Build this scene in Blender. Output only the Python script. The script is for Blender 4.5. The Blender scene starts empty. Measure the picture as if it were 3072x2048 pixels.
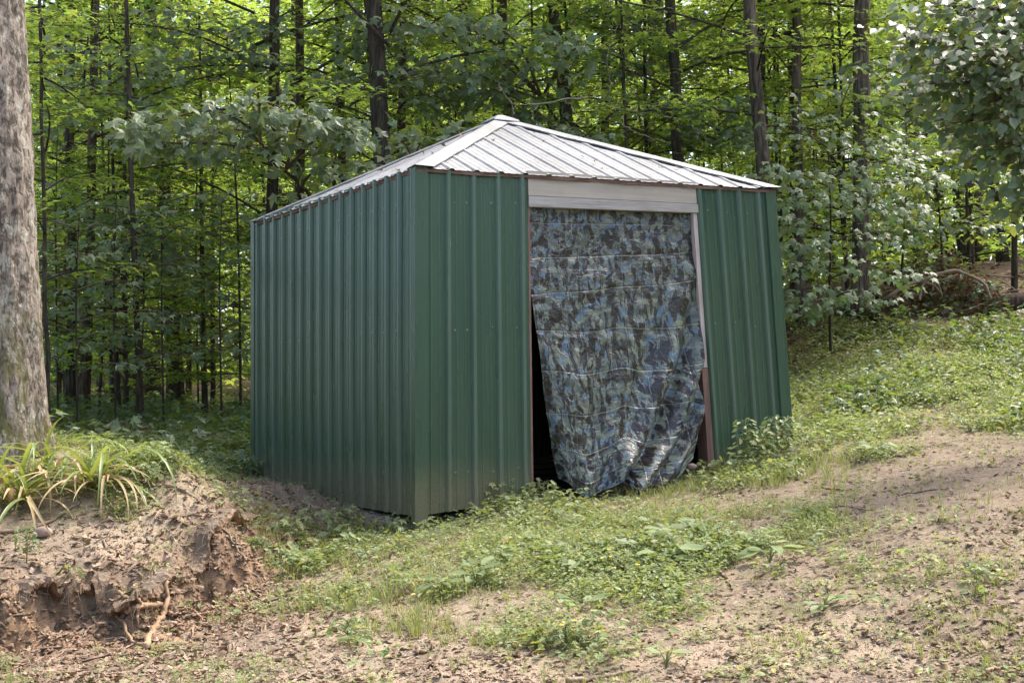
import bpy, math
import numpy as np
from mathutils import Matrix, Vector

# ------------------------------------------------------------------ camera, sky, sun, exposure
FPX, PITCH, ROLL, YAW = 4021.456, .0303, .0236, -.5376      # focal length in px of the 3072 px frame
EYE = 1.5
K = 3072 / 2352.0                                            # measuring scale used below
SHC = np.array([-4.7305, -9.3785, -1.7087])                  # camera position seen from the shed's near corner


def cam_rot():
    cp, sp, cr, sr = math.cos(PITCH), math.sin(PITCH), math.cos(ROLL), math.sin(ROLL)
    M = np.array([[1, 0, 0], [0, 0, -1], [0, 1, 0]], float)
    return np.array([[cr, sr, 0], [-sr, cr, 0], [0, 0, 1]]) @ np.array([[1, 0, 0], [0, cp, sp], [0, -sp, cp]]) @ M


RC = cam_rot()
RZ = np.array([[math.cos(YAW), math.sin(YAW), 0], [-math.sin(YAW), math.cos(YAW), 0], [0, 0, 1]])
CAM = np.array([0, 0, EYE])

scene = bpy.context.scene
COL = scene.collection
cd = bpy.data.cameras.new('camera')
cd.sensor_width = 36.0
cd.lens = FPX / 3072 * 36
cd.clip_start, cd.clip_end = .1, 600
cam = bpy.data.objects.new('camera', cd)
COL.objects.link(cam)
Rt = RC.T
cam.matrix_world = Matrix([[Rt[0, 0], -Rt[0, 1], -Rt[0, 2], 0], [Rt[1, 0], -Rt[1, 1], -Rt[1, 2], 0],
                           [Rt[2, 0], -Rt[2, 1], -Rt[2, 2], EYE], [0, 0, 0, 1]])
scene.camera = cam

SUN_AZ, SUN_EL = math.radians(54), math.radians(60)         # azimuth from +Y towards +X
world = bpy.data.worlds.new('World')
scene.world = world
world.use_nodes = True
wn = world.node_tree
sky = wn.nodes.new('ShaderNodeTexSky')
sky.sky_type = 'NISHITA'
sky.sun_disc = False
sky.sun_elevation = SUN_EL
sky.sun_rotation = SUN_AZ
sky.air_density, sky.dust_density, sky.ozone_density = .6, 4.0, .2
wn.links.new(sky.outputs[0], wn.nodes['Background'].inputs[0])
wn.nodes['Background'].inputs[1].default_value = .15
sl = bpy.data.lights.new('sun', 'SUN')
sl.energy, sl.angle, sl.color = 1.1, math.radians(10), (1, .93, .82)
sun = bpy.data.objects.new('sun', sl)
COL.objects.link(sun)
sdir = Vector((math.sin(SUN_AZ) * math.cos(SUN_EL), math.cos(SUN_AZ) * math.cos(SUN_EL), math.sin(SUN_EL)))
sun.rotation_euler = sdir.to_track_quat('Z', 'Y').to_euler()
sun.location = (0, 0, 30)
vs = scene.view_settings
vs.view_transform, vs.look, vs.gamma, vs.exposure, vs.use_curve_mapping = 'Standard', 'None', 1, 2.2, False
scene.cycles.max_bounces = 10
scene.cycles.diffuse_bounces = 6
scene.cycles.transmission_bounces = 9

# ------------------------------------------------------------------ helpers: rays, noise, meshes


def ray(u, v):
    return RC.T @ np.array([(u * K - 1536) / FPX, (v * K - 1024) / FPX, 1.0])


def at(u, v, depth):
    d = ray(u, v)
    return CAM + d * (depth / d[1])


def to_shed(W):
    return (np.asarray(W, float) - CAM) @ RZ + SHC


def S2W(P):                                                  # shed coordinates -> world, (N,3)
    return (np.atleast_2d(P) - SHC) @ RZ.T + CAM


def on_shed(u, v, axis, val):                                # where a sight line meets a shed wall plane
    d = RZ.T @ ray(u, v)
    return SHC + d * (val - SHC[axis]) / d[axis]


def _h(ix, iy, s):
    n = (ix.astype(np.int64) * 374761393 + iy.astype(np.int64) * 668265263 + s * 1274126177) & 0x7fffffff
    n = (n ^ (n >> 13)) * 1274126177 & 0x7fffffff
    return ((n ^ (n >> 16)) & 0xffff) / 65535.0


def vn(x, y, s=0):
    x, y = np.asarray(x, float), np.asarray(y, float)
    ix, iy = np.floor(x), np.floor(y)
    fx, fy = x - ix, y - iy
    fx, fy = fx * fx * (3 - 2 * fx), fy * fy * (3 - 2 * fy)
    a, b, c, d = _h(ix, iy, s), _h(ix + 1, iy, s), _h(ix, iy + 1, s), _h(ix + 1, iy + 1, s)
    return (a * (1 - fx) + b * fx) * (1 - fy) + (c * (1 - fx) + d * fx) * fy - .5


def fbm(x, y, s=0, o=4):
    r = 0
    for i in range(o):
        r = r + vn(x * 2 ** i + 17.3 * i, y * 2 ** i - 9.1 * i, s + i) * .5 ** i
    return r


def sstep(a, b, x):
    t = np.clip((x - a) / (b - a), 0, 1)
    return t * t * (3 - 2 * t)


ORG = {}


def link(o, parent=None):
    COL.objects.link(o)
    if parent is not None:
        o.parent = parent
    return o


def tag(o, label=None, cat=None, group=None, kind=None):
    for k, v in (('label', label), ('category', cat), ('group', group), ('kind', kind)):
        if v:
            o[k] = v
    return o


def thing(name, loc, label, cat, group=None):
    o = bpy.data.objects.new(name, None)
    o.empty_display_size = .2
    o.location = [float(a) for a in loc]
    link(o)
    ORG[o.name] = np.array(loc, float)
    return tag(o, label, cat, group)


def new_mesh(name, V, F, mat=None, smooth=False, attrs=None, uv=None):
    V = np.asarray(V, np.float32)
    me = bpy.data.meshes.new(name)
    Fs = F if isinstance(F, list) else [F]
    Fs = [np.asarray(f, np.int32) for f in Fs if len(f)]
    me.vertices.add(len(V))
    me.vertices.foreach_set('co', V.ravel())
    loops = np.concatenate([f.ravel() for f in Fs])
    sizes = np.concatenate([np.full(len(f), f.shape[1], np.int32) for f in Fs])
    starts = np.concatenate([[0], np.cumsum(sizes)[:-1]]).astype(np.int32)
    me.loops.add(len(loops))
    me.loops.foreach_set('vertex_index', loops)
    me.polygons.add(len(sizes))
    me.polygons.foreach_set('loop_start', starts)
    me.polygons.foreach_set('use_smooth', np.full(len(sizes), bool(smooth)))
    me.update(calc_edges=True)
    me.validate()
    if attrs:
        for k, a in attrs.items():
            at_ = me.attributes.new(k, 'FLOAT', 'POINT')
            at_.data.foreach_set('value', np.asarray(a, np.float32))
    if uv is not None:
        l = me.uv_layers.new(name='UVMap')
        l.data.foreach_set('uv', np.asarray(uv, np.float32)[loops].ravel())
    if mat:
        me.materials.append(mat)
    return me


def part(name, V, F, mat, parent=None, smooth=False, label=None, kind=None, **kw):
    """one mesh object; V in world coordinates; parents sit unrotated"""
    V = np.asarray(V, float)
    if parent is not None:
        V = V - ORG[parent.name]
    o = bpy.data.objects.new(name, new_mesh(name, V, F, mat, smooth, **kw))
    link(o, parent)
    ORG[o.name] = np.zeros(3) if parent is None else ORG[parent.name]
    return tag(o, label, kind=kind)


class MB:
    def __init__(s):
        s.V, s.F, s.n = [], {}, 0

    def add(s, V, F):
        V = np.asarray(V, float)
        for f in (F if isinstance(F, list) else [F]):
            f = np.asarray(f, int)
            if len(f):
                s.F.setdefault(f.shape[1], []).append(f + s.n)
        s.V.append(V)
        s.n += len(V)

    def get(s):
        return np.concatenate(s.V), [np.concatenate(f) for f in s.F.values()]

    def box(s, c8):
        s.add(c8, np.array([[0, 3, 2, 1], [4, 5, 6, 7], [0, 1, 5, 4], [1, 2, 6, 5], [2, 3, 7, 6], [3, 0, 4, 7]]))

    def tube(s, P, R, n=6, cap=True, wob=0, seed=0):
        P = np.asarray(P, float)
        R = np.broadcast_to(np.asarray(R, float), (len(P),))
        T = np.gradient(P, axis=0)
        T /= np.linalg.norm(T, axis=1)[:, None] + 1e-9
        ref = np.array([0, 0, 1.0]) if abs(T[:, 2]).mean() < .8 else np.array([1.0, 0, 0])
        A = np.cross(T, ref)
        A /= np.linalg.norm(A, axis=1)[:, None] + 1e-9
        B = np.cross(T, A)
        a = np.linspace(0, 2 * np.pi, n, endpoint=False)
        rr = R[:, None] * np.ones(n)
        if wob:
            rng = np.random.default_rng(seed)
            rr = rr * (1 + wob * rng.standard_normal((len(P), n)))
        V = P[:, None] + (A[:, None] * np.cos(a)[None, :, None] + B[:, None] * np.sin(a)[None, :, None]) * rr[..., None]
        m = len(P)
        i, j = np.meshgrid(np.arange(m - 1), np.arange(n), indexing='ij')
        q = np.stack([i * n + j, i * n + (j + 1) % n, (i + 1) * n + (j + 1) % n, (i + 1) * n + j], -1).reshape(-1, 4)
        V = V.reshape(-1, 3)
        f = [q]
        if cap:
            V = np.vstack([V, P[:1], P[-1:]])
            k = np.arange(n)
            f.append(np.vstack([np.stack([np.full(n, m * n), (k + 1) % n, k], -1),
                                np.stack([np.full(n, m * n + 1), (m - 1) * n + k, (m - 1) * n + (k + 1) % n], -1)]))
        s.add(V, f)


def spline(P, n):
    """Catmull-Rom through the points"""
    P = np.asarray(P, float)
    if len(P) < 3:
        return P[0] + (P[-1] - P[0]) * np.linspace(0, 1, n)[:, None]
    Q = np.vstack([2 * P[0] - P[1], P, 2 * P[-1] - P[-2]])
    t = np.linspace(0, len(P) - 1 - 1e-6, n)
    i = t.astype(int)
    f = (t - i)[:, None]
    a, b, c, d = Q[i], Q[i + 1], Q[i + 2], Q[i + 3]
    return .5 * (2 * b + (c - a) * f + (2 * a - 5 * b + 4 * c - d) * f ** 2 + (3 * b - a - 3 * c + d) * f ** 3)


# ------------------------------------------------------------------ materials
class NT:
    def __init__(s, name):
        s.m = bpy.data.materials.new(name)
        s.m.use_nodes = True
        s.t = s.m.node_tree
        s.t.nodes.clear()
        s.out = s.t.nodes.new('ShaderNodeOutputMaterial')

    def n(s, typ, inp=None, **props):
        nd = s.t.nodes.new('ShaderNode' + typ)
        for k, v in props.items():
            setattr(nd, k, v)
        for k, v in (inp or {}).items():
            sock = nd.inputs[k]
            if isinstance(v, bpy.types.NodeSocket):
                s.t.links.new(v, sock)
            else:
                if isinstance(v, tuple) and len(v) == 3 and sock.type == 'RGBA':
                    v = v + (1,)
                sock.default_value = v
        return nd

    def noise(s, vec, scale, detail=4, rough=.55, dist=0):
        return s.n('TexNoise', {'Vector': vec, 'Scale': scale, 'Detail': detail, 'Roughness': rough, 'Distortion': dist}).outputs[0]

    def mapping(s, vec, scale=(1, 1, 1), loc=(0, 0, 0)):
        return s.n('Mapping', {'Vector': vec, 'Scale': scale, 'Location': loc}).outputs[0]

    def ramp(s, fac, a, b, lo=0.0, hi=1.0):
        return s.n('MapRange', {0: fac, 1: a, 2: b, 3: lo, 4: hi}, interpolation_type='SMOOTHSTEP').outputs[0]

    def mix(s, fac, a, b, blend='MIX'):
        nd = s.t.nodes.new('ShaderNodeMix')
        nd.data_type = 'RGBA'
        nd.blend_type = blend
        for k, v in ((0, fac), (6, a), (7, b)):
            if isinstance(v, bpy.types.NodeSocket):
                s.t.links.new(v, nd.inputs[k])
            else:
                nd.inputs[k].default_value = v + (1,) if isinstance(v, tuple) and len(v) == 3 else v
        return nd.outputs[2]

    def math(s, op, a, b=0.0):
        return s.n('Math', {0: a, 1: b}, operation=op).outputs[0]

    def bsdf(s, col, rough=.8, spec=.3, metal=0.0, bump=None, bstr=.5, bdist=.02):
        inp = {'Base Color': col, 'Roughness': rough, 'Specular IOR Level': spec, 'Metallic': metal}
        if bump is not None:
            inp['Normal'] = s.n('Bump', {'Height': bump, 'Strength': bstr, 'Distance': bdist}).outputs[0]
        return s.n('BsdfPrincipled', inp)

    def done(s, sh):
        s.t.links.new(sh.outputs[0] if hasattr(sh, 'outputs') else sh, s.out.inputs[0])
        return s.m

    @property
    def obj(s):
        return s.n('TexCoord').outputs['Object']


def leaf_mat(name, c1, c2, tr, trmix=.42, rough=.42, spec=.5, dead=None, deadp=.0, wide=.35):
    t = NT(name)
    rnd = t.n('NewGeometry').outputs['Random Per Island']
    orn = t.n('ObjectInfo').outputs['Random']
    c = t.mix(rnd, c1, c2)
    if dead:
        r2 = t.math('FRACT', t.math('MULTIPLY', rnd, 37.7))
        c = t.mix(t.math('LESS_THAN', r2, deadp), c, dead)
    val = t.math('ADD', t.math('MULTIPLY', t.math('FRACT', t.math('MULTIPLY', rnd, 13.3)), wide), 1 - wide / 2)
    val = t.math('MULTIPLY', val, t.math('ADD', t.math('MULTIPLY', orn, .3), .85))
    hue = t.math('ADD', t.math('MULTIPLY', t.math('FRACT', t.math('MULTIPLY', rnd, 7.1)), .05), .475)
    hsv = t.n('HueSaturation', {'Color': c, 'Value': val, 'Hue': hue}).outputs[0]
    tr_ = t.n('HueSaturation', {'Color': tr, 'Value': val, 'Hue': hue}).outputs[0]
    p = t.bsdf(hsv, rough, spec)
    q = t.n('BsdfTranslucent', {'Color': tr_})
    return t.done(t.n('MixShader', {0: trmix, 1: p.outputs[0], 2: q.outputs[0]}))


def bark_mat(name, dark, light, scale=1.0, lichen=None, moss=False):
    t = NT(name)
    o = t.obj
    v = t.mapping(o, (22 * scale, 22 * scale, (3.2 if not moss else 11) * scale))
    n1 = t.noise(v, 1.0, 6, .65, .6)
    n2 = t.noise(o, 3.0, 3)
    n3 = t.noise(t.mapping(o, (60, 60, 18)), 1.0, 3)
    c = t.mix(t.ramp(n1, .38, .62), dark, light)
    c = t.mix(t.ramp(n2, .3, .7), c, t.mix(.4, c, (.02, .018, .015)))
    if lichen:
        l = t.math('MULTIPLY', t.ramp(t.noise(o, 7, 5, .7), .5, .62), t.ramp(n3, .35, .6))
        c = t.mix(t.math('MULTIPLY', l, .75), c, lichen)
    if moss:
        z = t.n('SeparateXYZ', {0: o}).outputs[2]
        mz = t.ramp(t.math('ADD', z, t.math('MULTIPLY', t.noise(o, 4), .9)), .6, 2.2, 1, 0)
        mm = t.math('MULTIPLY', mz, t.ramp(t.noise(t.mapping(o, (9, 9, 3)), 1, 5, .7), .47, .6))
        c = t.mix(t.math('MULTIPLY', mm, .8), c, (.085, .085, .02))
    h = t.math('ADD', n1, t.math('MULTIPLY', n3, .3))
    return t.done(t.bsdf(c, .9, .2, 0, h, .9, .03))


def wood_mat(name, a, b, vec_scale=(2, 30, 30), rough=.8, bstr=.3):
    t = NT(name)
    o = t.obj
    o = t.n('Mapping', {'Vector': o, 'Rotation': (0, 0, YAW)}).outputs[0]
    n = t.noise(t.mapping(o, vec_scale), 1, 6, .65, .8)
    k = t.noise(o, 3, 3)
    c = t.mix(t.ramp(n, .35, .68), a, b)
    c = t.mix(t.ramp(k, .45, .75, 0, .35), c, tuple(x * .55 for x in a))
    return t.done(t.bsdf(c, rough, .25, 0, n, bstr, .004))


def flat_mat(name, c, rough=.8, spec=.3, var=.3, sc=8):
    t = NT(name)
    n = t.noise(t.obj, sc, 4)
    return t.done(t.bsdf(t.mix(t.ramp(n, .3, .7), tuple(x * (1 - var) for x in c), tuple(x * (1 + var) for x in c)), rough, spec, 0, n, .3, .01))


M = {}
M['forest_leaf'] = leaf_mat('forest_leaf', (.07, .11, .04), (.105, .14, .06), (.36, .49, .07), .55, .5, .35, (.16, .15, .02), .06, .5)
M['maple_leaf'] = leaf_mat('maple_leaf', (.10, .15, .07), (.14, .19, .10), (.26, .36, .06), .33, .40, .6)
M['linden_leaf'] = leaf_mat('linden_leaf', (.08, .125, .065), (.12, .17, .095), (.28, .38, .05), .32, .36, .6)
M['weed_leaf'] = leaf_mat('weed_leaf', (.145, .195, .075), (.21, .255, .115), (.34, .41, .09), .36, .5, .4, (.30, .27, .09), .10, .5)
M['grass_blade'] = leaf_mat('grass_blade', (.15, .20, .07), (.23, .25, .11), (.34, .38, .09), .36, .5, .35, (.30, .24, .11), .14)
M['broad_leaf'] = leaf_mat('broad_leaf', (.12, .185, .075), (.165, .225, .105), (.30, .39, .08), .33, .55, .3)
M['shade_leaf'] = leaf_mat('shade_leaf', (.08, .13, .06), (.11, .16, .085), (.24, .34, .05), .33, .45, .5)
M['lily_blade'] = leaf_mat('lily_blade', (.10, .175, .05), (.14, .21, .07), (.30, .39, .06), .3, .4, .5)
M['lily_old'] = leaf_mat('lily_old', (.38, .30, .13), (.42, .36, .2), (.4, .3, .12), .25, .6, .3)
M['litter'] = leaf_mat('litter', (.20, .145, .098), (.33, .25, .175), (.2, .12, .06), .12, .75, .2, (.14, .10, .068), .25, .5)
M['rust_leaf'] = leaf_mat('rust_leaf', (.12, .065, .035), (.075, .045, .028), (.22, .10, .03), .25, .6, .25, None, 0, .8)
M['flower'] = flat_mat('flower', (.75, .45, .02), .5)
M['bark'] = bark_mat('bark', (.035, .027, .02), (.10, .08, .06))
M['bark_brown'] = bark_mat('bark_brown', (.055, .036, .025), (.14, .095, .07))
M['bark_near'] = bark_mat('bark_near', (.085, .068, .052), (.35, .295, .24), 1.0, (.44, .43, .35), True)
M['bark_right'] = bark_mat('bark_right', (.06, .046, .036), (.19, .145, .11), .8)
M['rotten'] = wood_mat('rotten', (.05, .03, .02), (.14, .085, .055), (20, 20, 2))
M['twig'] = flat_mat('twig', (.10, .075, .055), .85)
M['stick'] = wood_mat('stick', (.17, .12, .08), (.32, .24, .17), (6, 6, 6))
M['root'] = wood_mat('root', (.22, .14, .085), (.40, .27, .17), (5, 5, 5))
M['pale_twig'] = flat_mat('pale_twig', (.34, .29, .23), .8)
M['stone'] = flat_mat('stone', (.26, .19, .16), .8, .3, .3, 20)
M['chunk'] = flat_mat('chunk', (.19, .135, .09), .95, .15, .45, 30)
M['clod'] = flat_mat('clod', (.20, .13, .085), .95, .2, .35, 14)


def metal_green():
    t = NT('green_metal')
    o = t.obj
    n = t.noise(t.mapping(o, (1.5, 1.5, .25)), 2.0, 3)
    c = t.mix(t.ramp(n, .3, .7), (.033, .074, .047), (.040, .086, .054))
    fade = t.noise(t.mapping(o, (14, 14, .5)), 1, 3)
    c = t.mix(t.ramp(fade, .5, .8, 0, .35), c, (.06, .10, .075))
    sp = t.noise(o, 90, 2)
    c = t.mix(t.ramp(sp, .74, .78, 0, .8), c, (.3, .34, .3))
    # sky highlight painted on ribs, then splashed soil along the foot of the sheets
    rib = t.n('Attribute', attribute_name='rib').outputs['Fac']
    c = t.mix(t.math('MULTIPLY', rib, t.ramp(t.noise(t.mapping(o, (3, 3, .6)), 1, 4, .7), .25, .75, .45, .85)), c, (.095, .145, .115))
    z = t.n('SeparateXYZ', {0: o}).outputs[2]
    zz = t.math('ADD', z, t.math('MULTIPLY', t.noise(o, 5, 4), .30))
    m = t.math('MULTIPLY', t.ramp(zz, .28, .72, 1, 0), t.ramp(t.noise(o, 120, 4, .7), .38, .6, .25, 1))
    c = t.mix(t.math('MULTIPLY', m, .75), c, (.20, .16, .10))
    b = t.noise(t.mapping(o, (5, 5, 1.2)), 1.0, 2)
    r = t.ramp(n, .3, .7, .24, .34)
    return t.done(t.bsdf(c, r, .5, 0, b, .05, .012))


def metal_roof():
    t = NT('roof_metal')
    o = t.obj
    n = t.noise(o, 1.4, 4)
    n2 = t.noise(t.mapping(o, (9, 9, 9)), 2.0, 6, .75)
    c = t.mix(t.ramp(n, .3, .7), (.165, .172, .182), (.235, .243, .256))
    c = t.mix(t.ramp(n2, .47, .68, 0, .6), c, (.07, .07, .068))
    n3 = t.noise(o, 46, 3, .6)
    c = t.mix(t.ramp(n3, .70, .74, 0, .8), c, (.12, .11, .10))
    return t.done(t.bsdf(c, .5, .4, .2, n2, .05, .004))


def tarp_mat():
    t = NT('camouflage_sheet')
    uv = t.n('UVMap').outputs[0]
    w = t.n('TexNoise', {'Vector': uv, 'Scale': 5.0, 'Detail': 3.0}).outputs[1]
    wv = t.n('VectorMath', {0: w, 1: (.5, .5, .5)}, operation='SUBTRACT').outputs[0]
    wv = t.n('VectorMath', {0: uv, 1: t.n('VectorMath', {0: wv, 'Scale': .16}, operation='SCALE').outputs[0]}, operation='ADD').outputs[0]
    a = t.noise(t.mapping(wv, (8, 13, 1)), 1, 4, .62)
    b = t.noise(t.mapping(wv, (9, 14, 1), (7, 3, 0)), 1, 4, .6)
    d = t.noise(t.mapping(wv, (15, 7, 1), (2, 9, 0)), 1, 4, .62)
    g = t.noise(t.mapping(wv, (10, 20, 1), (5, 1, 0)), 1, 4, .6)
    c = t.mix(t.ramp(g, .42, .58), (.068, .080, .076), (.150, .175, .138))
    c = t.mix(t.ramp(a, .54, .57, 0, .9), c, (.078, .135, .20))
    c = t.mix(t.ramp(b, .60, .64), c, (.075, .095, .055))
    c = t.mix(t.ramp(d, .495, .52), c, (.018, .016, .016))
    c = t.mix(t.ramp(t.noise(t.mapping(uv, (22, 50, 1)), 1, 4, .7), .55, .75, 0, .35), c, (.22, .23, .21))
    xyz = t.n('SeparateXYZ', {0: uv})

    def crease(co, f, wob):
        q = t.math('ADD', t.math('MULTIPLY', co, f), t.math('MULTIPLY', t.noise(uv, 2.5, 2), wob))
        return t.ramp(t.math('ABSOLUTE', t.math('SUBTRACT', t.math('FRACT', q), .5)), 0, .03, 1, 0)
    cr = t.math('MAXIMUM', crease(xyz.outputs[1], 3.6, .12), t.math('MULTIPLY', crease(xyz.outputs[0], 4.6, .15), .7))
    c = t.mix(t.math('MULTIPLY', cr, .24), c, (.30, .32, .28))
    vo = t.n('TexVoronoi', {'Vector': t.mapping(wv, (9, 13, 1)), 'Scale': 1.0}, feature='DISTANCE_TO_EDGE').outputs[0]
    vo2 = t.n('TexVoronoi', {'Vector': t.mapping(wv, (24, 34, 1)), 'Scale': 1.0}, feature='DISTANCE_TO_EDGE').outputs[0]
    fine = t.noise(t.mapping(uv, (40, 90, 1)), 1, 3)
    h = t.math('ADD', t.math('MULTIPLY', t.math('MINIMUM', vo, .5), 1.6), t.math('MULTIPLY', t.math('MINIMUM', vo2, .5), .7))
    h = t.math('ADD', h, t.math('MULTIPLY', fine, .35))
    h = t.math('ADD', h, t.math('MULTIPLY', cr, .40))
    return t.done(t.bsdf(c, .34, .5, 0, h, .6, .014))


def ground_mat():
    t = NT('soil')
    o = t.obj
    A = lambda k: t.n('Attribute', attribute_name=k).outputs['Fac']
    sand, veg, red, forest, grav = A('sand'), A('veg'), A('red'), A('forest'), A('gravel')
    n1 = t.noise(o, 1.7, 5, .6)
    n2 = t.noise(o, 9, 6, .65)
    n3 = t.noise(o, 60, 5, .7)
    c = t.mix(t.ramp(n2, .35, .65), (.125, .096, .070), (.205, .160, .119))
    c = t.mix(t.math('MULTIPLY', sand, t.ramp(n1, .32, .6)), c, (.34, .265, .19))
    c = t.mix(t.math('MULTIPLY', red, .8), c, t.mix(t.ramp(n2, .4, .6), (.15, .085, .048), (.33, .20, .115)))
    c = t.mix(t.ramp(n3, .52, .72, 0, .55), c, (.12, .085, .06))
    c = t.mix(t.ramp(n3, .30, .42, .5, 0), c, (.36, .29, .22))
    vg = t.math('MULTIPLY', veg, t.ramp(t.noise(o, 14, 4, .7), .38, .58))
    c = t.mix(t.math('MULTIPLY', vg, .6), c, (.11, .12, .045))
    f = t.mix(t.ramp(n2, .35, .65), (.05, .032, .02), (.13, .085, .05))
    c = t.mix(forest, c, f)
    vo = t.n('TexVoronoi', {'Vector': o, 'Scale': 55.0}).outputs
    gcol = t.mix(vo[1], (.12, .11, .10), (.30, .28, .27))
    c = t.mix(t.math('MULTIPLY', grav, .85), c, t.mix(.5, gcol, (.2, .18, .17)))
    h = t.math('ADD', t.math('MULTIPLY', n2, .6), t.math('MULTIPLY', n3, .35))
    h = t.math('ADD', h, t.math('MULTIPLY', t.noise(o, 180, 3), .15))
    h = t.math('ADD', h, t.math('MULTIPLY', t.math('MULTIPLY', vo[0], grav), -.4))
    return t.done(t.bsdf(c, .93, .2, 0, h, .8, .035))


M['green'] = metal_green()
M['roof'] = metal_roof()
M['tarp'] = tarp_mat()
M['soil'] = ground_mat()
M['screw'] = flat_mat('screw', (.16, .22, .19), .35, .6)
M['header'] = wood_mat('header', (.35, .315, .265), (.41, .37, .315), (1.0, 8, 30), .7, .05)
M['grey_wood'] = wood_mat('grey_wood', (.25, .24, .225), (.43, .415, .39), (3, 40, 150), .85, .2)
M['red_wood'] = wood_mat('red_wood', (.16, .095, .08), (.25, .155, .13), (25, 25, 2), .8, .3)
M['pale_wood'] = wood_mat('pale_wood', (.40, .34, .31), (.52, .46, .43), (25, 25, 2), .8, .3)
M['fascia'] = wood_mat('fascia', (.10, .06, .045), (.22, .15, .12), (5, 5, 40), .9, .5)
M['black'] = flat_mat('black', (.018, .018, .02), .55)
M['lintel_under'] = wood_mat('lintel_under', (.1, .06, .04), (.16, .1, .07))

# ------------------------------------------------------------------ terrain


def hit_z(u, v, z):
    d = ray(u, v)
    return CAM + d * ((z - EYE) / d[2])


ZC = float(S2W([[0, 0, -2.785]])[0, 2])
low, high = [], []
for u, v, z in ((0, 1568, .03), (600, 1568, .04), (1176, 1568, .05), (1800, 1568, .06), (2352, 1568, .10), (330, 1485, .06), (0, 1490, .06),
                (560, 1400, .13), (640, 1300, .24), (1000, 1400, .20), (1400, 1400, .205), (1800, 1400, .22), (2250, 1400, .27),
                (1000, 1260, .35), (1400, 1250, .37), (1750, 1220, .42)):
    low.append(hit_z(u, v, z))
for u, v in ((975, 1200), (1100, 1165), (1225, 1137), (1640, 1076), (1825, 1010)):
    low.append(S2W([on_shed(u, v, 1, -.02)])[0] - np.array([0, 0, .05 if u > 980 else .075]))
low += [S2W([on_shed(1400, 1124, 1, .0)])[0] - np.array([0, 0, .05]), S2W([on_shed(1350, 1150, 1, -.25)])[0] - np.array([0, 0, .02]), S2W([on_shed(1500, 1132, 1, -.22)])[0] - np.array([0, 0, .02])]
for u, v in ((583, 1078), (700, 1116), (800, 1150), (900, 1184)):
    low.append(S2W([on_shed(u, v, 0, -.02)])[0] - np.array([0, 0, .03]))
for u, v, d in ((2352, 1100, 9.5), (2352, 900, 14), (2352, 742, 19), (2050, 1000, 12.6), (2050, 850, 16), (1850, 735, 20), (2200, 603, 31),
                (1900, 640, 31), (450, 1000, 16), (300, 930, 25), (100, 955, 20), (450, 880, 45), (100, 885, 45)):
    low.append(at(u, v, d))
low += [np.array(p, float) for p in ((2.0, 20, 1.25), (0, 30, 1.3), (-30, 90, 2.0), (5, 90, 3.5), (45, 90, 9), (-16, 6, .8), (16, 6, .9),
                                     (-14, -10, .2), (0, -10, -.1), (14, -10, .3), (-30, 30, 1.2), (30, 30, 4), (-45, 60, 1.5), (-.3, 14.6, .55), (60, 60, 9))]
for u, v, z in ((0, 1330, .40), (230, 1285, .45), (400, 1248, .50), (0, 1190, .66), (300, 1150, .74), (150, 1090, .9), (380, 1062, .98), (480, 1120, .76), (560, 1180, .58)):
    high.append(hit_z(u, v, z))
high.append(at(50, 1042, 10.2))
high += low[28:] + low[24:28]
high += [np.array(p, float) for p in ((0, 6, .15), (2, 8, .3), (-6, 5, .2))]


class TPS:
    def __init__(s, P, reg=.02):
        P = np.array(P)
        s.P = P[:, :2]
        n = len(P)
        Kk = s.phi(s.P, s.P) + reg * np.eye(n)
        Q = np.hstack([np.ones((n, 1)), s.P])
        Am = np.vstack([np.hstack([Kk, Q]), np.hstack([Q.T, np.zeros((3, 3))])])
        s.w = np.linalg.solve(Am, np.concatenate([P[:, 2], np.zeros(3)]))

    def phi(s, a, b):
        d2 = ((a[:, None] - b[None]) ** 2).sum(-1)
        return .5 * d2 * np.log(d2 + 1e-9)

    def __call__(s, x, y):
        X = np.stack([np.ravel(x), np.ravel(y)], -1)
        r = np.empty(len(X))
        for i in range(0, len(X), 50000):
            c = X[i:i + 50000]
            r[i:i + 50000] = s.phi(c, s.P) @ s.w[:-3] + s.w[-3] + c @ s.w[-2:]
        return r.reshape(np.shape(x))


TL, TH = TPS(low), TPS(high)
SC = np.array([hit_z(u, v, z)[:2] for u, v, z in ((-500, 1390, .40), (-150, 1345, .40), (0, 1342, .40), (110, 1312, .43), (220, 1296, .45), (310, 1306, .45),
                                                (380, 1274, .48), (450, 1236, .52), (530, 1206, .55), (620, 1150, .60), (700, 1112, .64), (690, 1085, .70))])


def polydist(x, y, P):
    """signed distance to a polyline, positive on its left"""
    best = np.full(np.shape(x), 1e9)
    sg = np.zeros(np.shape(x))
    tt = np.zeros(np.shape(x))
    for i in range(len(P) - 1):
        a, b = P[i], P[i + 1]
        e = b - a
        t = np.clip(((x - a[0]) * e[0] + (y - a[1]) * e[1]) / (e @ e), 0, 1)
        dx, dy = x - a[0] - t * e[0], y - a[1] - t * e[1]
        d = np.hypot(dx, dy)
        cr = e[0] * (y - a[1]) - e[1] * (x - a[0])
        m = d < best
        best, sg, tt = np.where(m, d, best), np.where(m, np.sign(cr), sg), np.where(m, i + t, tt)
    return best * sg, tt


SCP = np.vstack([SC, [[-3.2, 13.5], [-40, 13.5], [-40, SC[0, 1] + .0]]])


def in_poly(x, y, P):
    r = np.zeros(np.shape(x), bool)
    for i in range(len(P)):
        a, b = P[i - 1], P[i]
        c = ((a[1] > y) != (b[1] > y)) & (x < (b[0] - a[0]) * (y - a[1]) / (b[1] - a[1] + 1e-12) + a[0])
        r ^= c
    return r


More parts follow.
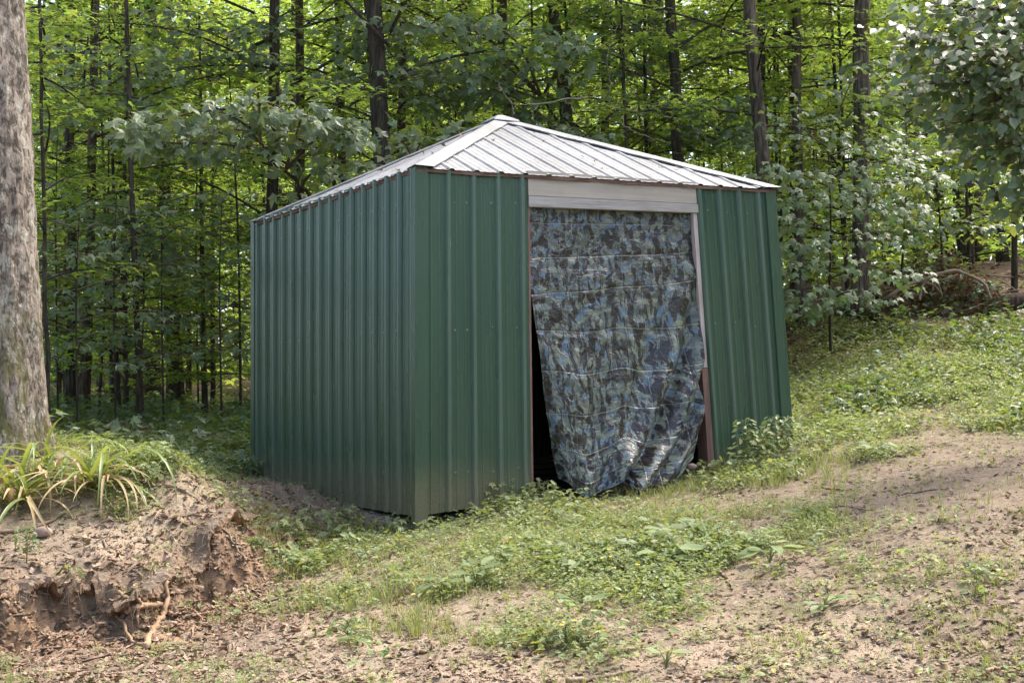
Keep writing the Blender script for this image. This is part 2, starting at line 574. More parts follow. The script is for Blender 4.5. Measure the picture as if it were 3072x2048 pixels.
PIT = [(hit_z(u, v, z)[:2], r, a) for u, v, z, r, a in ((452, 1292, .36, .16, .22), (408, 1300, .38, .13, .10), (500, 1275, .40, .12, .08), (130, 1345, .34, .12, .06), (300, 1330, .36, .12, .07))]
TREAD = np.array([hit_z(u, v, .12)[:2] for u, v in ((2352, 1330), (2120, 1420), (1985, 1500), (1900, 1568), (1830, 1640))])


def H(x, y, full=True):
    x, y = np.asarray(x, float), np.asarray(y, float)
    near = (x < 1.2) & (y < 14) & (x > -12)
    d, t = polydist(x, y, SC)
    d = np.abs(d) * np.where(in_poly(x, y, SCP), 1, -1)
    d = d + .10 * fbm(x * 5, y * 5, 3, 3) * sstep(9.5, 8.5, t) + .05 * fbm(x * 16, y * 16, 5, 2)
    wdt = np.interp(t, [0, 5, 7, 8, 9, 11], [.12, .12, .18, .42, .75, .85])
    w = sstep(-wdt, wdt * .35, d)
    w = np.where(near | (x < -3), w, 0)
    a, b = TL(x, y), TH(x, y)
    w = w * sstep(13.0, 12.0, y)
    z = a * (1 - w) + np.maximum(b, a) * w
    for p, r, dep in PIT:
        z = z - dep * np.exp(-((x - p[0]) ** 2 + (y - p[1]) ** 2) / r ** 2)
    z = z + .05 * fbm(x * .9, y * .9, 11, 3) * sstep(.3, 2.0, np.hypot(x + .4, y - 11.0) - 1.0)
    if full:
        slope = np.exp(-(d / .35) ** 2) * near
        z = z + (.020 + .11 * slope) * fbm(x * 6, y * 6, 21, 3) + (.012 + .05 * slope) * fbm(x * 22, y * 22, 31, 2)
        td, tt = polydist(x, y, TREAD)
        band = np.exp(-(td / .11) ** 4)
        z = z - band * .014 * (1 + np.sign(np.sin(tt * 0 + (x * .5 + y) * 2 * np.pi / .075)) * .45 * np.sign(np.sin(td * 2 * np.pi / .085)))
    return z


def ground_at(u, v, tmax=90):
    d = ray(u, v)
    t = np.concatenate([np.linspace(4, 24, 2400), np.linspace(24, tmax, 900)])
    P = CAM + d * t[:, None]
    below = P[:, 2] < H(P[:, 0], P[:, 1], False)
    i = int(np.argmax(below)) if below.any() else len(t) - 1
    return P[i]


def idw(samples, x, y, p=2.4):
    num = den = 0
    for sx, sy, val in samples:
        w = 1 / ((x - sx) ** 2 + (y - sy) ** 2 + .03) ** p
        num, den = num + w * val, den + w
    return num / den


_D = '''650 1220 .5;700 1300 .75;850 1230 .6;760 1180 .2;900 1195 .1;1060 1195 .95;1180 1190 .95;1250 1170 .9;1400 1160 .25;1350 1250 .75;1500 1140 .8
1600 1120 .95;1700 1100 1;1800 1080 1;1900 1050 .9;1950 1110 .5;2000 1000 .8;1900 950 1;2000 850 1;2150 800 1;2300 800 1;2000 760 1;2200 930 .9;2330 900 .9
2100 960 .4;2150 1000 .1;2250 1050 .12;2300 980 .8;2100 1080 .08;2050 1150 .12;2300 1150 .12;1800 1200 .7;1750 1270 .65;1850 1300 .25;1600 1260 1;1450 1270 .95
1450 1340 .85;1300 1310 .5;1200 1250 .65;1130 1300 .4;1070 1360 .75;1000 1250 .45;950 1320 .5;800 1330 .3;850 1380 .45;900 1420 .4;1100 1430 .6;1200 1480 .4
1280 1490 .7;1400 1430 .2;1550 1390 .4;1500 1500 .1;1000 1500 .12;870 1500 .3;700 1450 .08;600 1500 .03;1700 1400 .1;1900 1380 .08;2100 1250 .22;2250 1250 .25
2100 1400 .06;2300 1500 .01;1900 1520 .02;1600 1530 .03;300 1500 .01;200 1300 .05;340 1100 .85;430 1080 .6;300 1160 .5;500 1150 .3;60 1290 .12;450 1040 .9
530 1010 .95;500 960 .7;400 1000 .6;300 1000 .4;420 1180 .15;330 1230 .08;480 1300 .03;580 1260 .15;150 1230 .08;2050 745 .3;1900 700 .15;2250 700 .1;2200 610 .35;2000 650 .1
300 900 .1;150 920 .1;1050 1100 .3;1320 1120 .08;560 1140 .12;640 1130 .15;700 1150 .1;1200 1560 .06;820 1560 .12;2340 1300 .12;1750 1480 .05'''
VEG = []
for r in _D.replace('\n', ';').split(';'):
    u, v, k = map(float, r.split())
    p = ground_at(u, v)
    VEG.append((p[0], p[1], k))
_S = '''100 1240 1;250 1230 1;350 1220 .9;450 1170 .8;300 1380 .1;100 1420 .1;1000 1520 .9;600 1540 .9;800 1450 .8;700 1390 .6;1250 1400 .7;1500 1440 .7;1700 1500 .8;1950 1510 .9
2200 1500 .6;2330 1450 .3;2150 1150 .2;2250 1050 .2;2000 1200 .4;1850 1400 .3;1700 1350 .3;2100 1350 .3;900 1200 0;650 1180 .1;1300 1150 .3;2000 800 .3;600 1200 .2;1980 1470 1;2280 1540 .1'''
SAND = []
for r in _S.replace('\n', ';').split(';'):
    u, v, k = map(float, r.split())
    p = ground_at(u, v)
    SAND.append((p[0], p[1], k))


def veg_at(x, y):
    v = idw(VEG, x, y)
    v = np.where(y > 23, .12 + .1 * vn(x * .3, y * .3, 5), v)
    return np.clip(v, 0, 1)


def axis_pts(lo, hi, step, far_lo, far_hi, g=1.16):
    c = np.arange(lo, hi + 1e-6, step)

    def grow(start, end, sgn):
        out, p, s_ = [], start, step
        while (end - p) * sgn > 0:
            s_ *= g
            p += sgn * s_
            out.append(p)
        return np.array(out)
    return np.concatenate([grow(lo, far_lo, -1)[::-1], c, grow(hi, far_hi, 1)])


gx, gy = axis_pts(-4.6, 5.0, .024, -90, 90), axis_pts(6.0, 14.2, .024, -30, 120)
X, Y = np.meshgrid(gx, gy)
Z = H(X, Y)
# under the shed's floor the ground is levelled a little lower
nx, ny = len(gx), len(gy)
ii, jj = np.meshgrid(np.arange(ny - 1), np.arange(nx - 1), indexing='ij')
Fq = np.stack([ii * nx + jj, ii * nx + jj + 1, (ii + 1) * nx + jj + 1, (ii + 1) * nx + jj], -1).reshape(-1, 4)
xf, yf = X.ravel(), Y.ravel()
dsc, tsc = polydist(xf, yf, SC)
dsc = np.abs(dsc) * np.where(in_poly(xf, yf, SCP), 1, -1)
face = np.exp(-((dsc + .25) / .30) ** 2) * (xf < .2) * (yf < 10.5)
sh = to_shed(np.stack([xf, yf, Z.ravel()], -1))
inside = ((sh[:, 0] > -.1) & (sh[:, 0] < 3.9) & (sh[:, 1] > -.25) & (sh[:, 1] < 3.8)).astype(float)
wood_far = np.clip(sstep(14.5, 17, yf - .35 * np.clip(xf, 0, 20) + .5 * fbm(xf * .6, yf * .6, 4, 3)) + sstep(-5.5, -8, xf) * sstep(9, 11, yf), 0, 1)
veg = veg_at(xf, yf)
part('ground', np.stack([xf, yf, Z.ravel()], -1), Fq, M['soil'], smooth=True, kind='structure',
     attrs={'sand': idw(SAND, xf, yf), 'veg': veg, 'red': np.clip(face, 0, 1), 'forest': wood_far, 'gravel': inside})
bpy.data.objects['ground']['label'] = 'sandy brown soil with an eroded bank at the left and a rising woodland floor'

# ragged overhanging lip of the eroded bank
lc = spline(np.column_stack([SC, np.zeros(len(SC))]), 420)[:, :2]
lc = lc[(np.arange(420) > 40) & (np.arange(420) < 330)]
lt_ = unit_ = np.gradient(lc, axis=0)
lt_ = lt_ / np.linalg.norm(lt_, axis=1)[:, None]
ln_ = np.stack([lt_[:, 1], -lt_[:, 0]], -1)
m_ = len(lc)
k_ = np.arange(m_)
rl_ = np.random.default_rng(44)
ov = .01 + .06 * np.clip(.4 + 1.6 * fbm(k_ * .055, k_ * 0, 131, 4), 0, 1.6)
msk = sstep(-.12, .12, fbm(k_ * .045, k_ * 0 + 3, 139, 3))
V = []
SECT = ((-.30, -.035), (-.18, .004), (-.07, .008), (.2, .004), (.6, -.004), (1.0, -.022), (.85, -.040), (.35, -.050), (-.06, -.065), (-.25, -.10))
for q, (o_, dz_) in enumerate(SECT):
    off_ = (o_ * ov if o_ > 0 else np.full(m_, o_ * .55)) + .022 * fbm(k_ * .21 + 9 * q, k_ * 0 + q * 3.3, 133, 3) + rl_.normal(0, .006, m_)
    p_ = lc + ln_ * off_[:, None]
    zt_ = H(*(lc - ln_ * .13).T, False)
    V.append(np.column_stack([p_, zt_ + dz_ - .09 * (1 - msk) + .018 * fbm(k_ * .17 + 5 * q, k_ * 0 + q * 1.7, 137, 3) + rl_.normal(0, .005, m_)]))
V = np.stack(V, 1).reshape(-1, 3)
n_q = len(SECT)
i, j = np.meshgrid(np.arange(m_ - 1), np.arange(n_q - 1), indexing='ij')
part('bank_lip', V, np.stack([i * n_q + j, i * n_q + j + 1, (i + 1) * n_q + j + 1, (i + 1) * n_q + j], -1).reshape(-1, 4), M['soil'], None, False, kind='structure', label='ragged overhanging soil lip of the eroded bank',
     attrs={'red': np.tile(np.array([0, 0, 0, .1, .3, .6, 1, 1, 1., 1]), m_), 'sand': np.tile(np.array([.8, .8, .7, .5, .3, .1, 0, 0, 0.0, 0]), m_)})

# ------------------------------------------------------------------ the shed
RIB = .2286
NT0, NB0 = .026, -.040
TOPX = [(0, .026), (1.045, 1.045), (2.80, 2.799), (3.727, 3.727)]


def lean(x, z):
    """the front wall is racked: how far a point at height z has moved along the wall"""
    d = np.interp(x, [0, 1.045, 2.80, 3.727], [-.024, -.0133, .0517, .0560])
    return x - d * z * 1.0


def front(x, z, off=0.0):                                    # off = towards the viewer
    x, z = np.broadcast_arrays(np.asarray(x, float), np.asarray(z, float))
    return S2W(np.stack([lean(x, z), np.zeros_like(x) - off, z], -1).reshape(-1, 3))


def side(y, z, off=0.0):
    y, z = np.broadcast_arrays(np.asarray(y, float), np.asarray(z, float))
    k = np.clip(1 - y / 3.65, 0, 1)
    xx = k * (.026 + .024 * z) - off
    yy = y - .052 * z * (y / 3.65)
    return S2W(np.stack([xx, yy, z], -1).reshape(-1, 3))


def profile(a0, a1, first, h=.024, minor=.005):
    """ribbed sheet outline: (position, height) from a0 to a1, a rib centred at 'first' + n*9 inches"""
    pts = []
    k0 = int(math.floor((a0 - first) / RIB)) - 1
    for k in range(k0, k0 + int((a1 - a0) / RIB) + 4):
        c = first + k * RIB
        pts += [(c - .030, 0), (c - .014, h), (c + .014, h), (c + .030, 0)]
        for m in (.0762, .1524):
            pts += [(c + m - .010, 0), (c + m - .005, minor), (c + m + .005, minor), (c + m + .010, 0)]
    ins = [p for p in pts if a0 + 1e-4 < p[0] < a1 - 1e-4]
    px, ph = zip(*pts)
    return [(a0, float(np.interp(a0, px, ph)))] + ins + [(a1, float(np.interp(a1, px, ph)))]


base = S2W([[0, 0, -2.79]])[0]
shed = thing('metal_shed', base, 'dark green ribbed metal shed with a white hipped metal roof at the wood edge', 'shed')
ZS = np.array([-2.9, -2.6, -2.0, -1.3, -.6, .03])


def sheet(fn, prof, ztop, zbot, lift=0.0, name='wall_panel'):
    a = np.array([p[0] for p in prof])
    h = np.array([p[1] for p in prof]) + lift
    rows = np.linspace(0, 1, 6)
    V = []
    for r in rows:
        zz = ztop(a) * (1 - r) + zbot(a) * r
        V.append(fn(a, zz, h + .003 * vn(a * 3, zz * 1.3, 8)))
    V = np.concatenate(V)
    n, m = len(a), len(rows)
    i, j = np.meshgrid(np.arange(m - 1), np.arange(n - 1), indexing='ij')
    F = np.stack([i * n + j, i * n + j + 1, (i + 1) * n + j + 1, (i + 1) * n + j], -1).reshape(-1, 4)
    rib_shine = np.tile(np.clip(np.array([p[1] for p in prof]) / .024, 0, 1) ** .8, m)  # height mask for the highlight painted on the ribs
    return part(name, V, F, M['green'], shed, attrs={'rib': rib_shine})


cst = lambda v: (lambda a: np.full_like(a, v))
# left wall: four sheets
LF = .289
edges = [.045, LF + 3 * RIB + .02, LF + 7 * RIB + .02, LF + 11 * RIB + .02, 3.66]
for i in range(4):
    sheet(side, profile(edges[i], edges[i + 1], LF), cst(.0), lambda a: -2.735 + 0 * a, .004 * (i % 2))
# front: one sheet each side of the opening
FZ = on_shed(1220, 1135, 1, 0)[2]
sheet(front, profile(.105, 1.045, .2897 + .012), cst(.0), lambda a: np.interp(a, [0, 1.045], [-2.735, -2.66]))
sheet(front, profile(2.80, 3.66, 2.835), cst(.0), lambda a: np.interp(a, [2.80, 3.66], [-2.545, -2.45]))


def strip(fn, a, zt, zb, off, name, mat, rows=2, label=None):
    """bent or flat band: a = list of (position, offset)"""
    return None


def angle_trim(pts, zt, zb, name='corner_trim', mat='green'):
    """pts: shed-plan outline [(kind, pos, off)]; kind f = front wall, s = side wall"""
    zs = np.linspace(zt, zb, 5)
    V = []
    for z in zs:
        for k, p, o in pts:
            V.append((front if k == 'f' else side)(p, z, o)[0])
    n = len(pts)
    i, j = np.meshgrid(np.arange(4), np.arange(n - 1), indexing='ij')
    F = np.stack([i * n + j, i * n + j + 1, (i + 1) * n + j + 1, (i + 1) * n + j], -1).reshape(-1, 4)
    return part(name, np.array(V), F, M[mat], shed)


angle_trim([('s', .055, .004), ('s', .050, .022), ('s', -.022, .022), ('f', .0, .024), ('f', .112, .024), ('f', .118, .004)], .005, -2.835)
angle_trim([('f', 3.60, .004), ('f', 3.606, .024), ('f', 3.727, .024), ('f', 3.732, -.10)], .0, -2.50)
angle_trim([('s', 3.56, .004), ('s', 3.565, .023), ('s', 3.66, .023), ('s', 3.665, -.1)], .0, -2.75)
# sheets on the two unseen walls keep the inside dark
P = profile(.05, 3.66, .2)
a = np.array([p[0] for p in P]); hh = np.array([p[1] for p in P])
for ax in (0, 1):
    V = []
    for z in (.0, -2.6):
        xx = lean(np.full_like(a, 3.727), z) + hh
        V.append(S2W(np.stack([xx, a, np.full_like(a, z)], -1) if ax == 0 else np.stack([a, 3.66 + hh, np.full_like(a, z)], -1)))
    n = len(a)
    j = np.arange(n - 1)
    part('wall_panel', np.concatenate(V), np.stack([j, j + 1, n + j + 1, n + j], -1), M['green'], shed, label='rear wall sheet turned away from view')

# header boards, posts
def slab(x0, x1, zt0, zt1, zb0, zb1, o0, o1, name, mat, label=None, nx=8, fn=front):
    mb = MB()
    xs = np.linspace(0, 1, nx)
    V = []
    for t in xs:
        x = x0 + (x1 - x0) * t
        zt, zb = zt0 + (zt1 - zt0) * t, zb0 + (zb1 - zb0) * t
        V += [fn(x, zt, o0)[0], fn(x, zt, o1)[0], fn(x, zb, o1)[0], fn(x, zb, o0)[0]]
    F = []
    for i in range(nx - 1):
        for k in range(4):
            F.append([i * 4 + k, i * 4 + (k + 1) % 4, (i + 1) * 4 + (k + 1) % 4, (i + 1) * 4 + k])
    F += [[3, 2, 1, 0], [(nx - 1) * 4 + k for k in range(4)]]
    return part(name, np.array(V), np.array(F), M[mat], shed, label=label)


zz = lambda u, v: float(on_shed(u, v, 1, 0)[2])
slab(1.047, 2.797, .03, .03, zz(1214, 450) + .004, zz(1596, 469) + .004, .012, -.03, 'header_board', 'header', 'flat beige board over the doorway')
slab(1.047, 2.805, zz(1214, 450), zz(1597, 469), zz(1216, 475), zz(1598, 489), .018, -.08, 'header_beam', 'grey_wood', 'weathered grey beam under the beige board')
ZB0, ZB1 = zz(1216, 475), zz(1598, 489)
slab(2.755, 2.796, ZB1 - .002, ZB1 - .002, -1.62, -1.62, .004, -.10, 'door_post', 'pale_wood', 'pale pinkish upper door post', 2)
slab(2.735, 2.797, -1.625, -1.625, -2.62, -2.62, .008, -.13, 'door_post', 'red_wood', 'reddish brown lower door post', 2)
slab(1.048, 1.066, ZB0 - .002, ZB0 - .002, -2.70, -2.70, -.002, -.10, 'door_post', 'red_wood', 'thin brown left door post', 2)

# screws
mb = MB()
rng = np.random.default_rng(5)


def screw(p, nrm):
    nrm = nrm / np.linalg.norm(nrm)
    mb.tube([p, p + nrm * .008], [.0095, .006], 6)


nf = S2W([[0, -1, 0]])[0] - S2W([[0, 0, 0]])[0]
nl = S2W([[-1, 0, 0]])[0] - S2W([[0, 0, 0]])[0]
for zrow in (-.25, -1.27, -2.42):
    for k in range(15):
        screw(side(LF + k * RIB + .06, zrow + rng.normal(0, .01), .001)[0], nl)
    for k in range(4):
        x = .30 + k * RIB - (.06 if k > 0 else -.06)
        screw(front(x, zrow + rng.normal(0, .012), .001)[0], nf)
        if k < 3 and zrow > -2.4 or k < 2:
            screw(front(2.87 + .05 + k * RIB, zrow + .04 + rng.normal(0, .012), .001)[0], nf)
V, F = mb.get()
part('screw', V, F, M['screw'], shed, kind='stuff')

# roof
EN = on_shed(957, 385.5, 1, -.035)
ER = on_shed(1786, 436, 1, -.035)
EL = on_shed(580, 507, 0, -.035)
EL[2] -= .03
EB = ER + EL - EN
AP = (EN + EB) / 2
AP[2] = AP[2] + (.845 - (AP[2] - EN[2]))
AP[:2] += np.array([-.012, .012])


def roof_slope(P0, P1, first, npan, vis=True):
    E = P1 - P0
    L = np.linalg.norm(E)
    e = E / L
    sa = float((AP - P0) @ e)
    foot = P0 + e * sa
    U = AP - foot
    T = np.linalg.norm(U)
    n = np.cross(e, U / T)
    if n[2] < 0:
        n = -n
    ed = np.linspace(.0, L, npan + 1)
    for i in range(1, npan):
        k = round((ed[i] - first) / RIB)
        ed[i] = first + k * RIB + .02
    for i in range(npan):
        pr = profile(ed[i], ed[i + 1], first, .013, .0025)
        if ed[i] < sa < ed[i + 1]:
            pr = sorted(pr + [(sa, float(np.interp(sa, [p[0] for p in pr], [p[1] for p in pr])))])
        a = np.array([p[0] for p in pr])
        h = np.array([p[1] for p in pr]) + .0015 * (i % 2)
        tm = np.where(a < sa, a / sa, (L - a) / (L - sa))
        V = []
        for r in (0, 1):
            V.append(S2W(P0 + a[:, None] * e + (r * tm)[:, None] * U - (r * 0) + h[:, None] * n))
        m = len(a)
        j = np.arange(m - 1)
        part('roof_panel', np.concatenate(V), np.stack([j, j + 1, m + j + 1, m + j], -1), M['roof'], shed)
    return n


nF = roof_slope(EN, ER, .313, 4)
nL = roof_slope(EL, EN, .12, 4)
nR = roof_slope(ER, EB, .12, 4)
nB = roof_slope(EB, EL, .12, 4)


def ups(n):                                                  # unit vector straight up a slope
    u_ = np.array([-n[0] * n[2], -n[1] * n[2], n[0] ** 2 + n[1] ** 2])
    return u_ / np.linalg.norm(u_)


def hip_cap(C, n1, n2, d1, d2, w=.20, lift=.022, name='hip_cap'):
    """folded strip over a hip; d1, d2 lie in the two slopes, square to the hip"""
    ax = AP - C
    V, rows = [], 9
    r1, r2 = [(-.008 - w * (d_ @ u_)) / (ax @ u_) for d_, u_ in ((d1, ups(n1)), (d2, ups(n2)))]
    for q in np.linspace(0, 1, rows):
        r = -.012 + .997 * q
        wob = .004 * math.sin(r * 23)
        p, p1, p2 = C + ax * r, C + ax * (r1 + (.985 - r1) * q), C + ax * (r2 + (.985 - r2) * q)
        V += [p1 + d1 * w + n1 * (lift - .012 + wob), p1 + d1 * w + n1 * (lift + wob), p + (n1 + n2) / 2 * (lift + .012),
              p2 + d2 * w + n2 * (lift - wob), p2 + d2 * w + n2 * (lift - .012 - wob)]
    F = []
    for i in range(rows - 1):
        for k in range(4):
            F.append([i * 5 + k, i * 5 + k + 1, (i + 1) * 5 + k + 1, (i + 1) * 5 + k])
    part(name, S2W(np.array(V)), np.array(F), M['roof'], shed)


def inslope(n, C, toward):
    h = (AP - C) / np.linalg.norm(AP - C)
    d = np.cross(n, h)
    d /= np.linalg.norm(d)
    return d if d @ toward > 0 else -d


ex, ey = (ER - EN) / np.linalg.norm(ER - EN), (EL - EN) / np.linalg.norm(EL - EN)
hip_cap(EN, nL, nF, inslope(nL, EN, ey), inslope(nF, EN, ex), .11, .022)
hip_cap(ER, nF, nR, inslope(nF, ER, -ex), inslope(nR, ER, ey), .115, .024)
hip_cap(EL, nL, nB, inslope(nL, EL, -ey), inslope(nB, EL, ex), .115, .024)
hip_cap(EB, nR, nB, inslope(nR, EB, -ey), inslope(nB, EB, -ex), .115, .024)
mb = MB()
ring = []
for r, dz in ((.20, -.035), (.19, -.02), (.05, .035)):
    for d in (-ex - ey, ex - ey, ex + ey, -ex + ey):
        ring.append(AP + d / 1.414 * r + np.array([0, 0, dz + .012]))
F = [[i * 4 + k, i * 4 + (k + 1) % 4, (i + 1) * 4 + (k + 1) % 4, (i + 1) * 4 + k] for i in range(2) for k in range(4)] + [[8, 9, 10, 11]]
part('ridge_cap', S2W(np.array(ring)), np.array(F), M['roof'], shed)
# brown boards behind the eave edge
for P0, P1, inn in ((EN, ER, ey), (EL, EN, ex)):
    rows = 14
    V = []
    for r in np.linspace(.004, .996, rows):
        p = P0 + (P1 - P0) * r
        q = .004 * math.sin(r * 31)
        for di, dz in ((.010 + q, -.002), (.010 + q, -.028 + q), (.034, -.028), (.034, -.002)):
            V.append(p + inn * di + np.array([0, 0, dz]))
    F = [[i * 4 + k, i * 4 + (k + 1) % 4, (i + 1) * 4 + (k + 1) % 4, (i + 1) * 4 + k] for i in range(rows - 1) for k in range(4)]
    F += [[3, 2, 1, 0], [(rows - 1) * 4 + k for k in range(4)]]
    part('eave_board', S2W(np.array(V)), np.array(F), M['fascia'], shed)

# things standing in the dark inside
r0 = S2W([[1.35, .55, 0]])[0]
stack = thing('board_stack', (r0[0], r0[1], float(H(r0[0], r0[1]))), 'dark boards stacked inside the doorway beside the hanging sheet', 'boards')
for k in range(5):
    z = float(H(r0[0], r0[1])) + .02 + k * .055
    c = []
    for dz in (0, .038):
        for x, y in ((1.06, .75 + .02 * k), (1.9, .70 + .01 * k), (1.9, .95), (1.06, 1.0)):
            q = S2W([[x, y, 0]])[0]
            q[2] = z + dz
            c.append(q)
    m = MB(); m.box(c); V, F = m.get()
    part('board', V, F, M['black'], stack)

# ------------------------------------------------------------------ camouflage sheet
_cv = lambda pts, n: spline(np.array(pts, float), n)
NS, NTt = 130, 190
Lc = _cv([(1216, 474), (1216, 580), (1220, 690), (1239, 800), (1260, 930), (1278, 1035), (1291, 1100)], NTt)
Rc = _cv([(1594, 490), (1598, 570), (1602, 660), (1611, 800), (1612, 900), (1607, 985), (1592, 1052)], NTt)
Bc = _cv([(1291, 1100), (1316, 1118), (1350, 1142), (1392, 1124), (1436, 1092), (1456, 1122), (1500, 1114), (1548, 1100), (1592, 1052)], NS)
s_, t_ = np.meshgrid(np.linspace(0, 1, NS), np.linspace(0, 1, NTt))
bulge = -.045 + .10 * sstep(.1, .8, t_) + .05 * sstep(.45, .9, t_) * np.sin(s_ * 3.1) + .10 * sstep(.7, 1.0, t_) * np.sin(s_ * 3.0)
UV2 = (1 - s_)[..., None] * Lc[:, None] + s_[..., None] * Rc[:, None]
Tc = np.stack([np.linspace(1216, 1594, NS), np.interp(np.linspace(0, 1, NS), [0, 1], [474, 490])], -1)
UV2 = UV2 + (t_ ** 2.5)[..., None] * (Bc - ((1 - s_[0])[:, None] * Lc[-1] + s_[0][:, None] * Rc[-1]))[None]
d_ = np.stack([(UV2[..., 0] * K - 1536) / FPX, (UV2[..., 1] * K - 1024) / FPX, np.ones_like(s_)], -1) @ RC @ RZ
tt_ = (-bulge - SHC[1]) / d_[..., 1]
XZ = SHC + d_ * tt_[..., None]
u_ = np.clip(t_ - .25, 0, 1)
vv = s_ - (1 - .45 * u_ - .25 * u_ ** 2) + .02 * vn(s_ * 2, t_ * 6, 6)
G_ = lambda c_, w_: np.exp(-((vv - c_) / w_) ** 2)
fold = sstep(.22, .6, t_) * (.075 * G_(-.075, .06) - .105 * G_(.03, .04) + .06 * G_(.14, .05) - .05 * G_(.215, .035) + .05 * G_(.29, .04) - .03 * G_(-.20, .05))
fold = fold + .012 * sstep(.3, .8, t_) * np.sin((s_ + .35 * t_) * 19) * (vv < .1)
fold = fold + .018 * sstep(.8, 1, t_) * np.sin(s_ * 30) + .010 * sstep(.2, 0, t_) * np.sin(s_ * 40)
wr = .030 * fbm(s_ * 5, t_ * 7, 41, 3) - .003 * (np.abs((t_ * 7.9 + .03 * vn(s_ * 6, t_, 3)) % 1 - .5) < .045) - .003 * (np.abs((s_ * 5.3) % 1 - .5) < .035) + .018 * np.abs(fbm(s_ * 14, t_ * 19, 51, 2))
out = bulge + fold + wr * sstep(0, .15, t_)
hem = sstep(.045, 0, s_) * sstep(.35, .7, t_)
out = out - .05 * hem
XZ[..., 1] = -out
# move along the sight-independent wall plane only: keep x and z of the drape
tv = S2W(XZ.reshape(-1, 3))
tv[:, 2] = np.maximum(tv[:, 2], H(tv[:, 0], tv[:, 1]) + .012)
n = NS
i, j = np.meshgrid(np.arange(NTt - 1), np.arange(NS - 1), indexing='ij')
Ft = np.stack([i * n + j, i * n + j + 1, (i + 1) * n + j + 1, (i + 1) * n + j], -1).reshape(-1, 4)
tarp = thing('camouflage_tarp', S2W([[1.9, 0, ZB0]])[0], 'crumpled blue, green and black camouflage tarp hanging in the shed doorway', 'tarp')
part('sheet', tv, Ft, M['tarp'], tarp, smooth=True, uv=np.stack([s_ * 1.75, (1 - t_ - .05 * s_ * t_ ** 2) * 2.2], -1).reshape(-1, 2))
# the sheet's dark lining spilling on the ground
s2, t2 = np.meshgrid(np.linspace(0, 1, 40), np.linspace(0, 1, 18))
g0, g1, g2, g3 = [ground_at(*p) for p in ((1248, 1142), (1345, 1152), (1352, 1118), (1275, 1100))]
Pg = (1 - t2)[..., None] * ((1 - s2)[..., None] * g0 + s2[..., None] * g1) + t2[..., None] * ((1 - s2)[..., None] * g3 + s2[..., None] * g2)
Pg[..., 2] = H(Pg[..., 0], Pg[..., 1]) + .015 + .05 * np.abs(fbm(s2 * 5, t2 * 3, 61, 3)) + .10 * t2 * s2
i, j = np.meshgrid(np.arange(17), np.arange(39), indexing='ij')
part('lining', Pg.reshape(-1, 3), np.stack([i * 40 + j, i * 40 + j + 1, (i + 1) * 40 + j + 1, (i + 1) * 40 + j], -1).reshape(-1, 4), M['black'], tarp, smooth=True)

# ------------------------------------------------------------------ leaves, crowns, trees
T_SIMPLE = (np.array([(0, 0, 0), (-.30, .42, .07), (0, 1, -.04), (.30, .42, .07)]), np.array([(0, 2, 1), (0, 3, 2)]))
T_MAPLE3 = (np.array([(0, 0, 0), (-.26, .10, .02), (-.52, .52, -.06), (-.17, .48, .03), (0, 1, -.10), (.17, .48, .03), (.52, .52, -.06), (.26, .10, .02)]),
            np.array([(0, i + 1, i) for i in range(1, 7)]))
T_MAPLE5 = (np.array([(0, .30, .05), (0, .02, 0), (-.16, .06, .02), (-.42, -.04, -.05), (-.30, .18, .02), (-.56, .50, -.07), (-.22, .50, .03), (-.20, .74, 0), (0, 1.02, -.10),
                      (.20, .74, 0), (.22, .50, .03), (.56, .50, -.07), (.30, .18, .02), (.42, -.04, -.05), (.16, .06, .02)]),
            np.array([(0, i + 1 if i < 14 else 1, i) for i in range(1, 15)]))
T_HEART = (np.array([(0, .0, 0), (-.25, -.06, .05), (-.44, .16, .07), (-.40, .48, .05), (-.20, .80, .0), (0, 1.02, -.07), (.20, .80, .0), (.40, .48, .05), (.44, .16, .07), (.25, -.06, .05), (0, .45, -.02)]),
           np.array([(10, i + 1 if i < 9 else 0, i) for i in range(10)]))
T_OVAL = (np.array([(0, 0, 0), (-.20, .22, .05), (-.27, .5, .06), (-.17, .8, .02), (0, 1, -.06), (.17, .8, .02), (.27, .5, .06), (.20, .22, .05), (0, .5, -.02)]),
          np.array([(8, i + 1 if i < 7 else 0, i) for i in range(8)]))


def unit(a):
    return a / (np.linalg.norm(a, axis=-1, keepdims=True) + 1e-9)


def scatter(tmpl, P, D, Nn, S):
    """leaf copies: position, tip direction, normal, size"""
    tv_, tf_ = tmpl
    y = unit(D)
    z = unit(Nn - (Nn * y).sum(-1, keepdims=True) * y)
    x = np.cross(y, z)
    S = np.broadcast_to(np.asarray(S, float), (len(P),))
    V = P[:, None] + S[:, None, None] * (tv_[None, :, 0, None] * x[:, None] + tv_[None, :, 1, None] * y[:, None] + tv_[None, :, 2, None] * z[:, None])
    F = tf_[None] + (np.arange(len(P)) * len(tv_))[:, None, None]
    return V.reshape(-1, 3), F.reshape(-1, tf_.shape[1])


def leaf_dirs(rng, az, tilt=.35, spread=.9, droop=.2):
    n = len(az)
    a = az + rng.normal(0, spread, n)
    D = np.stack([np.cos(a), np.sin(a), -droop + rng.normal(0, .22, n)], -1)
    Nn = np.stack([rng.normal(0, tilt, n), rng.normal(0, tilt, n), np.ones(n)], -1)
    return D, Nn


